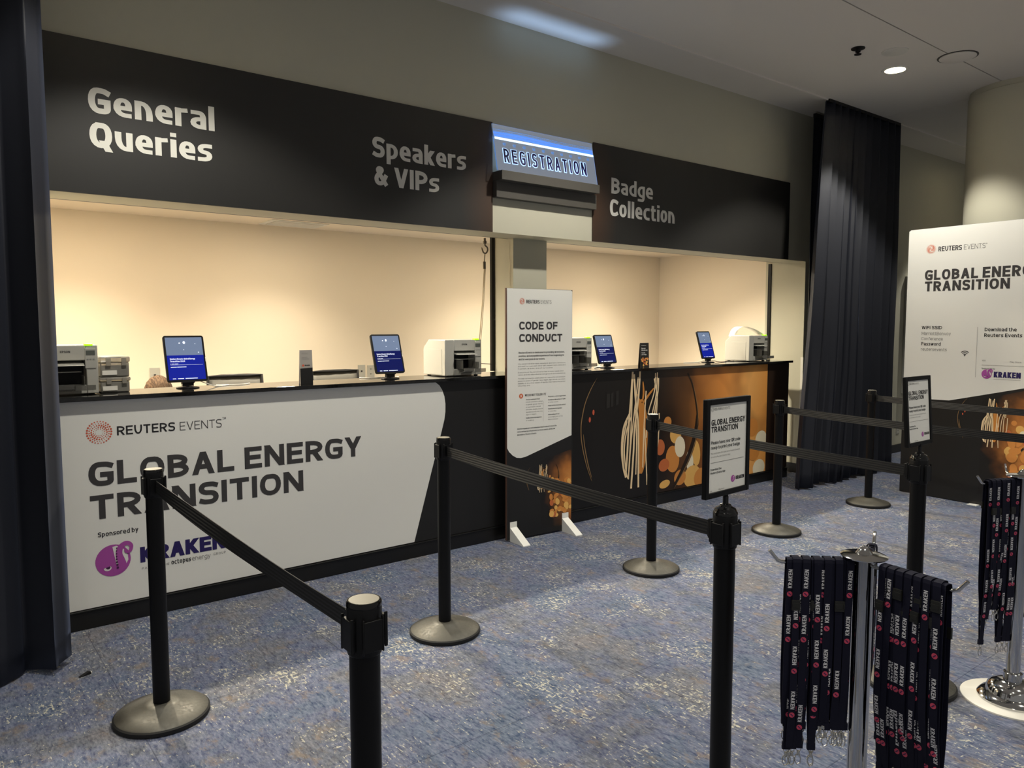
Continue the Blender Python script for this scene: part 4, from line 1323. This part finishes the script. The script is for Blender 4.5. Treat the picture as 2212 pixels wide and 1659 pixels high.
# small counter cards
def card(x, y, w, h, label, dark):
    c = thing('counter_card', (x, y, Z_T), label, 'card', 'small counter cards')
    MB().prism([(-w / 2, 0, 0), (-w / 2, .004, 0), (-w / 2, .012, h), (-w / 2, .008, h)], (w, 0, 0)).prism([(-w / 2, .026, 0), (-w / 2, .03, 0), (-w / 2, .014, h - .01), (-w / 2, .011, h - .01)], (w, 0, 0)).build('card_body', card_grey if not dark else black_lam, c, 0, False)
    sl = lambda a, b, d: (a, .008 * b / h + d, b)
    mb = MB()
    if not dark:
        mb.poly([sl(-w / 2, .0, -.0006), sl(w / 2, 0, -.0006), sl(w / 2, .098, -.0006), sl(-w / 2, .094, -.0006)], 0)
        text(mb, 'REUTERS EVENTS', -.026, h - .022, .004, .15, .012, 1, -.001, frame=sl, seg=2)
        text(mb, 'Download the', -.026, h - .046, .0055, .16, .008, 1, -.001, frame=sl, seg=2)
        text(mb, 'Reuters Events App', -.026, h - .056, .0055, .16, .018, 1, -.001, frame=sl, seg=2)
        q = [sl(-.02 + .007 * math.cos(i * .6283), .112 + .007 * math.sin(i * .6283), -.001) for i in range(10)]
        mb.poly(q, 2)
        text(mb, 'KRAKEN', -.009, .109, .007, .26, .022, 0, -.001, frame=sl, seg=2)
    else:
        text(mb, 'REUTERS EVENTS', -.04, h - .025, .006, .15, .02, 1, -.001, frame=sl, seg=2)
        text(mb, 'Have your', -.04, h - .052, .011, .2, .012, 1, -.001, frame=sl, seg=2)
        text(mb, 'QR code ready', -.04, h - .068, .011, .2, .035, 1, -.001, frame=sl, seg=2)
        text(mb, 'to print', -.04, h - .09, .011, .2, .005, 1, -.001, frame=sl, seg=2)
        text(mb, 'your badge', -.04, h - .105, .011, .2, .022, 1, -.001, frame=sl, seg=2)
        rr = random.Random(3)
        for i in range(26):
            a, b_, r_ = rr.uniform(-w / 2 + .012, w / 2 - .012), rr.uniform(.012, .075), rr.uniform(.006, .011)
            mb.poly([sl(a + r_ * math.cos(j * .785), b_ + r_ * math.sin(j * .785), -.0007 - i * .00003) for j in range(8)], 2 + i % 3)
    mb.build('print', [black_lam, ink_grey if not dark else white_ink, ink_red if not dark else bk_red, bk_org, bk_yel], c, 0, False)
card(1.878, .09, .080, .206, 'small grey and black card between the first two tablets', False)
card(4.93, .09, .108, .206, 'small black card with amber picture between the two right tablets', True)

# organizer boxes
def organizer(z, h, label, items):
    o = thing('organizer_box', (.83, .28, z), label, 'box', 'stacked organizer boxes')
    MB().box(-.068, .072, -.13, .14, .0, h * .72).build('tray', clear_plastic, o, .006)
    MB().box(-.072, .077, -.135, .145, h * .72, h).build('lid', clear_plastic, o, .008)
    MB().box(-.060, .064, -.122, .13, .004, h * .5).build('contents', dark_fill, o, .003)
    mb = MB()
    mb.box(-.06, .01, -.137, -.1315, .012, .035)
    if items:
        mb.box(-.065, -.02, -.138, -.1355, h * .74, h * .82)
    mb.build('sticker', paper, o, 0, False)
    mb = MB()
    for x in (-.03, .045):
        mb.box(x - .012, x + .012, -.142, -.134, h * .55, h * .95)
    mb.build('latch', clear_plastic, o, .002)
organizer(Z_T, .082, 'clear organizer box at the bottom of the stack beside the left printer', False)
organizer(Z_T + .083, .108, 'clear organizer box on top of the stack beside the left printer', True)

# hook and cord hanging in the opening
hk = thing('shutter_hook', (3.405, .33, Z_H), 'steel hook hanging from the opening head by the column', 'hook')
MB().lathe([(.009, .0), (.009, -.02), (.014, -.022), (.014, -.038), (.009, -.042)], (0, 0, 0), 14).build('swivel', steel_hook, hk)
MB().tube(smooth_pts([(0, 0, -.04), (.004, 0, -.055), (.022, 0, -.068), (.026, 0, -.09), (.010, 0, -.112), (-.012, 0, -.108), (-.024, 0, -.085), (-.03, 0, -.07)], 5), [.006] * 30 + [.006, .005, .005, .004, .003, .001], 8).build('hook', steel_hook, hk)
cd = thing('hanging_cord', (3.405, .33, Z_H - .10), 'tan looped cord hanging from the hook down to the counter', 'cord')
MB().tube([(0, -.003, -.01), (-.004, -.003, -.05), (-.006, 0, -.09)], .004, 8).box(-.014, .006, -.006, .006, -.13, -.075).build('snap', steel_hook, cd, .002)
MB().tube([(-.004, 0, -.11), (-.02, .0, -.35), (-.045, .005, -.62), (-.075, .01, -.86), (-.085, .015, -1.0)], .0042, 8).build('rope', cord_m, cd)
MB().tube([(.006, 0, -.11), (-.006, .004, -.35), (-.028, .009, -.62), (-.062, .012, -.86), (-.082, .018, -1.0)], .003, 8).build('return_rope', cord_m, cd)

# ---------------------------------------------------------------- chairs and the seated person
def chair(x, y, rz, top, label):
    c = thing('office_chair', (x, y, 0), label, 'chair', 'office chairs behind the counter', rz)
    MB().prism([(-.23, -.24, .44), (.23, -.24, .44), (.24, .2, .44), (-.24, .2, .44)], (0, 0, .06)).build('seat', chair_frame, c, .02)
    b = MB()
    zb, zt_ = .58, top
    a0, a1 = .205, .196
    y0, y1 = .235, .30
    Pb = lambda u, v, d=0: (u * (a0 + (a1 - a0) * v) * (1 if v > .1 else .9), y0 + (y1 - y0) * v + d + .02 * (1 - u * u), zb + (zt_ - zb) * v)
    loop = [Pb(-1, 0), Pb(-1, .5), Pb(-1, 1), Pb(-.5, 1), Pb(0, 1), Pb(.5, 1), Pb(1, 1), Pb(1, .5), Pb(1, 0), Pb(.5, 0), Pb(-.5, 0)]
    b.tube(loop, .011, 8, 0, True)
    bo = b.build('backrest', chair_frame, c)
    m = MB()
    k = len(m.v)
    nu, nv = 8, 8
    for j in range(nv + 1):
        for i in range(nu + 1):
            m.v.append(Pb(-1 + 2 * i / nu, j / nv, .001))
    for j in range(nv):
        for i in range(nu):
            q = j * (nu + 1) + i
            m.f.append((q, q + 1, q + nu + 2, q + nu + 1))
            m.m.append(0)
    mo = m.build('mesh_back', chair_mesh, bo)
    sd = mo.modifiers.new('thick', 'SOLIDIFY')
    sd.thickness = .004
    MB().tube([(0, .1, .45), (0, .27, .46), (0, .29, .6), (0, .285, .75)], .016, 8).build('back_support', chair_frame, c)
    MB().lathe([(.028, .1), (.028, .44)], (0, 0, 0), 16).build('gas_lift', steel, c)
    for i in range(5):
        a = 2 * math.pi * i / 5 + .3
        ca, sa = math.cos(a), math.sin(a)
        l_ = MB().tube([(0, 0, .11), (.14 * ca, .14 * sa, .095), (.27 * ca, .27 * sa, .075)], [.022, .018, .013], 8).build('leg', chair_frame, c)
        M = Matrix.Translation((.27 * ca, .27 * sa, 0)) @ Matrix.Rotation(a, 4, 'Z')
        w_ = MB().lathe([(.028, -.02), (.028, .02)], (0, 0, .0285), 16, 0, 'y')
        for q in range(len(w_.v)):
            w_.v[q] = tuple(M @ Vector(w_.v[q]))
        w_.build('caster', rubber, l_)
    return c
chair(1.84, 1.0, 0, 1.185, 'grey mesh office chair behind the counter, right of the blue-screen tablet')
chair(2.63, 1.0, 0, 1.190, 'grey mesh office chair behind the counter, right of the small grey card')
chair(1.235, 1.08, 0, .98, 'office chair hidden under the seated person')

pr = thing('person', (1.235, 1.0, 0), 'person sitting behind the counter, only brown hair showing', 'person')
def skin_body(name, verts, edges, radii, m, parent, sub=2):
    me = bpy.data.meshes.new(name)
    me.from_pydata(verts, edges, [])
    me.materials.append(m)
    o = bpy.data.objects.new(name, me)
    col.objects.link(o)
    o.parent = parent
    sk = o.modifiers.new('skin', 'SKIN')
    sk.use_smooth_shade = True
    for i, v in enumerate(me.skin_vertices[0].data):
        r_ = radii[i]
        v.radius = (r_, r_) if not isinstance(r_, tuple) else r_
        v.use_root = i == 0
    ss = o.modifiers.new('sub', 'SUBSURF')
    ss.levels = ss.render_levels = sub
    return o
V = [(0, .06, .56), (0, .07, .68), (0, .06, .80), (0, .03, .90), (0, .0, .955), (0, -.03, 1.00), (0, -.045, 1.07), (0, -.04, 1.14), (0, -.03, 1.175),
     (-.17, .05, .885), (-.22, -.02, .70), (-.14, -.23, .70), (-.10, -.29, .70), (.17, .05, .885), (.22, -.02, .70), (.14, -.23, .70), (.10, -.29, .70),
     (-.10, -.05, .53), (-.12, -.42, .54), (-.12, -.44, .14), (-.12, -.55, .05), (.10, -.05, .53), (.12, -.42, .54), (.12, -.44, .14), (.12, -.55, .05)]
E_ = [(0, 1), (1, 2), (2, 3), (3, 4), (4, 5), (5, 6), (6, 7), (7, 8), (3, 9), (9, 10), (10, 11), (11, 12), (3, 13), (13, 14), (14, 15), (15, 16), (0, 17), (17, 18), (18, 19), (19, 20), (0, 21), (21, 22), (22, 23), (23, 24)]
RR = [(.16, .11), (.15, .10), (.15, .10), (.09, .08), .052, .055, (.078, .09), (.078, .095), (.05, .06), .062, .046, .036, .04, .062, .046, .036, .04, .085, .058, .045, .04, .085, .058, .045, .04]
skin_body('body', V, E_, RR, skin, pr)
V2 = V[:4] + [V[9], V[10], (-.18, -.12, .70), V[13], V[14], (.18, -.12, .70)]
skin_body('shirt', V2, [(0, 1), (1, 2), (2, 3), (3, 4), (4, 5), (5, 6), (3, 7), (7, 8), (8, 9)], [(.17, .12), (.16, .11), (.165, .11), (.10, .09), .07, .054, .045, .07, .054, .045], shirt, pr)
hb = MB()
N, K = 28, 12
for j in range(K + 1):
    th = R(112) * j / K
    for i in range(N):
        a = 2 * math.pi * i / N
        back = .5 + .5 * math.sin(a)
        t_h = th * (.72 + .38 * back)
        rr_ = 1 + .02 * math.sin(7 * a + 3 * j) + .015 * math.sin(13 * a)
        hb.v.append((.087 * rr_ * math.sin(t_h) * math.cos(a), -.035 + .106 * rr_ * math.sin(t_h) * math.sin(a), 1.115 + .112 * rr_ * math.cos(t_h)))
for j in range(K):
    for i in range(N):
        i2 = (i + 1) % N
        hb.f.append((j * N + i, (j + 1) * N + i, (j + 1) * N + i2, j * N + i2))
        hb.m.append(0)
ho = hb.build('hair', hair_m, pr, 0, True, 80)
fb = MB()
for sx_ in (-.032, .032):
    fb.ball((sx_, -.130, 1.085), .012, 10, 8, 0)
fb.build('eyes', white_ink, pr)
MB().tube([(0, -.135, 1.08), (0, -.150, 1.055), (0, -.135, 1.048)], [.006, .011, .007], 8).build('nose', skin, pr)
MB().tube([(-.024, -.128, 1.022), (0, -.136, 1.020), (.024, -.128, 1.022)], .005, 6).build('mouth', ink_pink, pr)

# ---------------------------------------------------------------- chrome lanyard stands
def lanyard_stand(x, y, zt_, arms, label, base_lift=0.0):
    s = thing('lanyard_stand', (x, y, 0), label, 'stand')
    if base_lift:
        MB().lathe([(.185, 0), (.185, .006), (.18, .008), (.0001, .008)], (0, 0, 0), 64).build('base_plate', white_trim, s)
    else:
        MB().lathe([(.175, 0), (.175, .010), (.17, .014), (.09, .02)], (0, 0, 0), 64).build('base_plate', chrome, s)
    MB().lathe([(.125, .008), (.125, .016), (.112, .03), (.095, .036), (.09, .06), (.075, .075), (.05, .085), (.034, .088), (.034, .12), (.027, .125)], (-.0, 0, 0), 56).build('base_dome', chrome, s)
    MB().lathe([(.0255, .1), (.0255, zt_ - .012)], (0, 0, 0), 36).build('pole', chrome, s)
    MB().lathe([(.026, zt_ - .016), (.058, zt_ - .006), (.059, zt_ - .003), (.052, zt_), (.022, zt_ + .004), (.016, zt_ + .012), (.010, zt_ + .02), (.0001, zt_ + .024)], (0, 0, 0), 44).build('top_disk', chrome, s)
    for a, L in arms:
        ca, sa = math.cos(R(a)), math.sin(R(a))
        za = zt_ - .026
        MB().tube([(.02 * ca, .02 * sa, za), (L * .95 * ca, L * .95 * sa, za), (L * ca, L * sa, za + .004), ((L + .022) * ca, (L + .022) * sa, za + .032)], .0048, 10).build('arm', chrome, s)
    return s
S1, S2 = (1.968, -3.353, .94), (3.505, -3.225, .945)
AR1 = [(137, .225), (20, .215), (-98, .25)]
AR2 = [(155, .20), (35, .2), (-85, .2)]
lanyard_stand(*S1, AR1, 'nearer chrome lanyard stand with round top, cut by the bottom edge')
lanyard_stand(*S2, AR2, 'chrome lanyard stand at the right edge with a white base plate', 1)

def strap_mesh(L, off, flip, seed, w=.019):
    rnd = random.Random(seed)
    mb = MB()
    NS = 14
    th = .0009
    wob = [rnd.uniform(-.0022, .0022) for _ in range(3)]
    def centre(q, side):        # q 0 at the arm .. 1 at the foot
        y = side * (off + .003 * math.sin(math.pi * q)) * (1 - max(0, q - .75) / .25 * .72)
        return Vector((wob[0] * math.sin(3 * q) + wob[1] * q, y, -L * q))
    loopc = [centre(1 - k / NS, -1) for k in range(NS + 1)]
    loopc += [Vector((0, -off * math.cos(R(a)), .0052 + .4 * off * math.sin(R(a)))) for a in (30, 60, 90, 120, 150)]
    loopc += [centre(k / NS, 1) for k in range(NS + 1)]
    N = len(loopc)
    k0 = 0
    for i, c in enumerate(loopc):
        tg = (loopc[min(N - 1, i + 1)] - loopc[max(0, i - 1)]).normalized()
        nn = Vector((0, -tg.z, tg.y)).normalized() * th
        ww = w / 2 * (1 - .25 * max(0, (abs(i - N / 2) / (N / 2)) - .88) / .12)
        mb.v += [tuple(c + Vector((-ww, 0, 0)) + nn), tuple(c + Vector((ww, 0, 0)) + nn), tuple(c + Vector((ww, 0, 0)) - nn), tuple(c + Vector((-ww, 0, 0)) - nn)]
    for i in range(N - 1):
        for j in range(4):
            j2 = (j + 1) % 4
            mb.f.append((4 * i + j, 4 * i + j2, 4 * i + 4 + j2, 4 * i + 4 + j))
            mb.m.append(0)
    per = .125
    for side in (-1, 1):
        q0 = rnd.uniform(.0, .11) - .05
        dirn = side * flip
        k = 0
        while True:
            d = q0 + k * per
            k += 1
            if d <= L - .09 and rnd.random() < .3:
                continue
            if d > L - .09:
                break
            if d < -.005:
                continue
            def fr(a, b, y_, d=d, side=side, dirn=dirn):
                # a along the strap, b across
                zz = -(d + (a if dirn > 0 else .052 - a))
                q = -zz / L
                c = centre(max(0, min(1, q)), side)
                xx = -b * (1 if dirn > 0 else -1) * side
                return (c.x + xx, c.y + side * (.0016 + abs(y_)), min(.004, zz))
            text(mb, 'KRAKEN', 0, -.0055, .011, .21, .051, 1, -.0002, track=.10, frame=fr, seg=1)
            cz = d + .068
            if cz < L - .02:
                c = centre(cz / L, side)
                yy = c.y + side * .0018
                mb.poly([(c.x + .0075 * math.cos(i * .6283), yy, -cz + .0075 * math.sin(i * .6283)) for i in range(10)], 2)
                mb.poly([(c.x - .005, yy + side * .0003, -cz - .003), (c.x - .002, yy + side * .0003, -cz - .004), (c.x + .005, yy + side * .0003, -cz + .003), (c.x + .002, yy + side * .0003, -cz + .004)], 3)
    me = mb.build('lanyard', [strap_m, strap_white, strap_pink, purple_d], None, 0, False)
    return me
def clip_part(parent, L):
    c = MB()
    c.box(-.0105, .0105, -.0045, .0045, -L - .004, -L + .016, 1)
    c.tube([(.0065 * math.cos(a), 0, -L - .008 + .0065 * math.sin(a)) for a in [i * math.pi / 6 for i in range(12)]], .0012, 6, 0, True)
    c.lathe([(.003, -.004), (.0042, 0), (.0042, .006), (.0025, .009)], (0, 0, -L - .022), 10)
    c.tube([(.0, 0, -L - .020), (.0075, 0, -L - .028), (.0085, 0, -L - .042), (.003, 0, -L - .052), (-.005, 0, -L - .048), (-.0065, 0, -L - .036), (-.004, 0, -L - .026), (0, 0, -L - .021)], .0016, 6, 0)
    c.tube([(.006, .0, -L - .03), (.011, 0, -L - .033)], .0012, 6, 0)
    return c.build('clip', [steel, strap_m], parent, 0, True, label='small nickel swivel clip')
def buckle_part(parent, off, z, side):
    y = side * (off + .002)
    return MB().box(-.0108, .0108, y - .0034, y + .0034, z - .028, z).box(-.009, .009, y + side * .0032, y + side * .0042, z - .02, z - .008).build('buckle', buckle_m, parent, .001, False)
protos = {}
def lanyard_proto(layer, L, flip, seed, far):
    key = (layer, L, flip, seed, far)
    if key not in protos:
        off = .0078 + .0052 * layer
        o = strap_mesh(L, off, flip, seed)
        clip_part(o, L)
        if layer and seed % 3 != 1:
            buckle_part(o, off + .0012, -.035 - .022 * (seed % 4), 1 if seed % 2 else -1)
        protos[key] = o
        return o
    return copy_tree(protos[key])
def hang(S, ang, arm_len, counts, lens, label, group, seed0, start=.036):
    rnd = random.Random(seed0)
    ca, sa = math.cos(R(ang)), math.sin(R(ang))
    for layer, n in enumerate(counts):
        span = arm_len - .022 - start
        for i in range(n):
            s = start + span * ((i + (.5 if layer % 2 else .15)) / n)
            L = rnd.choice(lens)
            o = lanyard_proto(layer, L, 1 if (i + layer) % 2 else -1, (i * 5 + layer * 3) % 4, 0)
            o.location = (S[0] + s * ca, S[1] + s * sa, S[2] - .026 + .0052 * layer * .4)
            o.rotation_euler = (0, R(rnd.uniform(-.8, .8)), R(ang + rnd.uniform(-5, 5)))
            o.rotation_euler.x = R(rnd.uniform(-.3, .3))
            tag(o, label, 'lanyard', group)
hang(S1, 137, .225, (8, 8, 6), (.44, .46, .46, .45, .52), 'navy KRAKEN lanyard in the left bunch on the nearer chrome stand', 'lanyards on the left arm of the nearer stand', 1)
hang(S1, -98, .25, (9, 9, 7), (.46, .52, .54, .5), 'navy KRAKEN lanyard in the right bunch on the nearer chrome stand', 'lanyards on the right arm of the nearer stand', 2, .062)
hang(S1, 20, .215, (4, 3), (.44, .46), 'navy KRAKEN lanyard hanging behind the nearer chrome pole', 'lanyards on the rear arm of the nearer stand', 3)
hang(S2, 155, .20, (8, 8, 6), (.38, .46, .52, .56, .66), 'navy KRAKEN lanyard in the bunch on the farther chrome stand', 'lanyards on the farther stand', 4)

# small bits on the floor
ds = thing('door_wedge', (.527, -.593, 0), 'small black plastic wedge on the carpet beside the left drape', 'wedge', None, R(15))
MB().prism([(-.03, -.008, 0), (.02, -.008, 0), (.02, -.008, .012), (.012, -.008, .014)], (0, .016, 0)).build('wedge', rubber, ds, .001, False)
MB().box(.02, .026, -.006, .006, .001, .01).build('wedge_tip', white_trim, ds, .001, False)
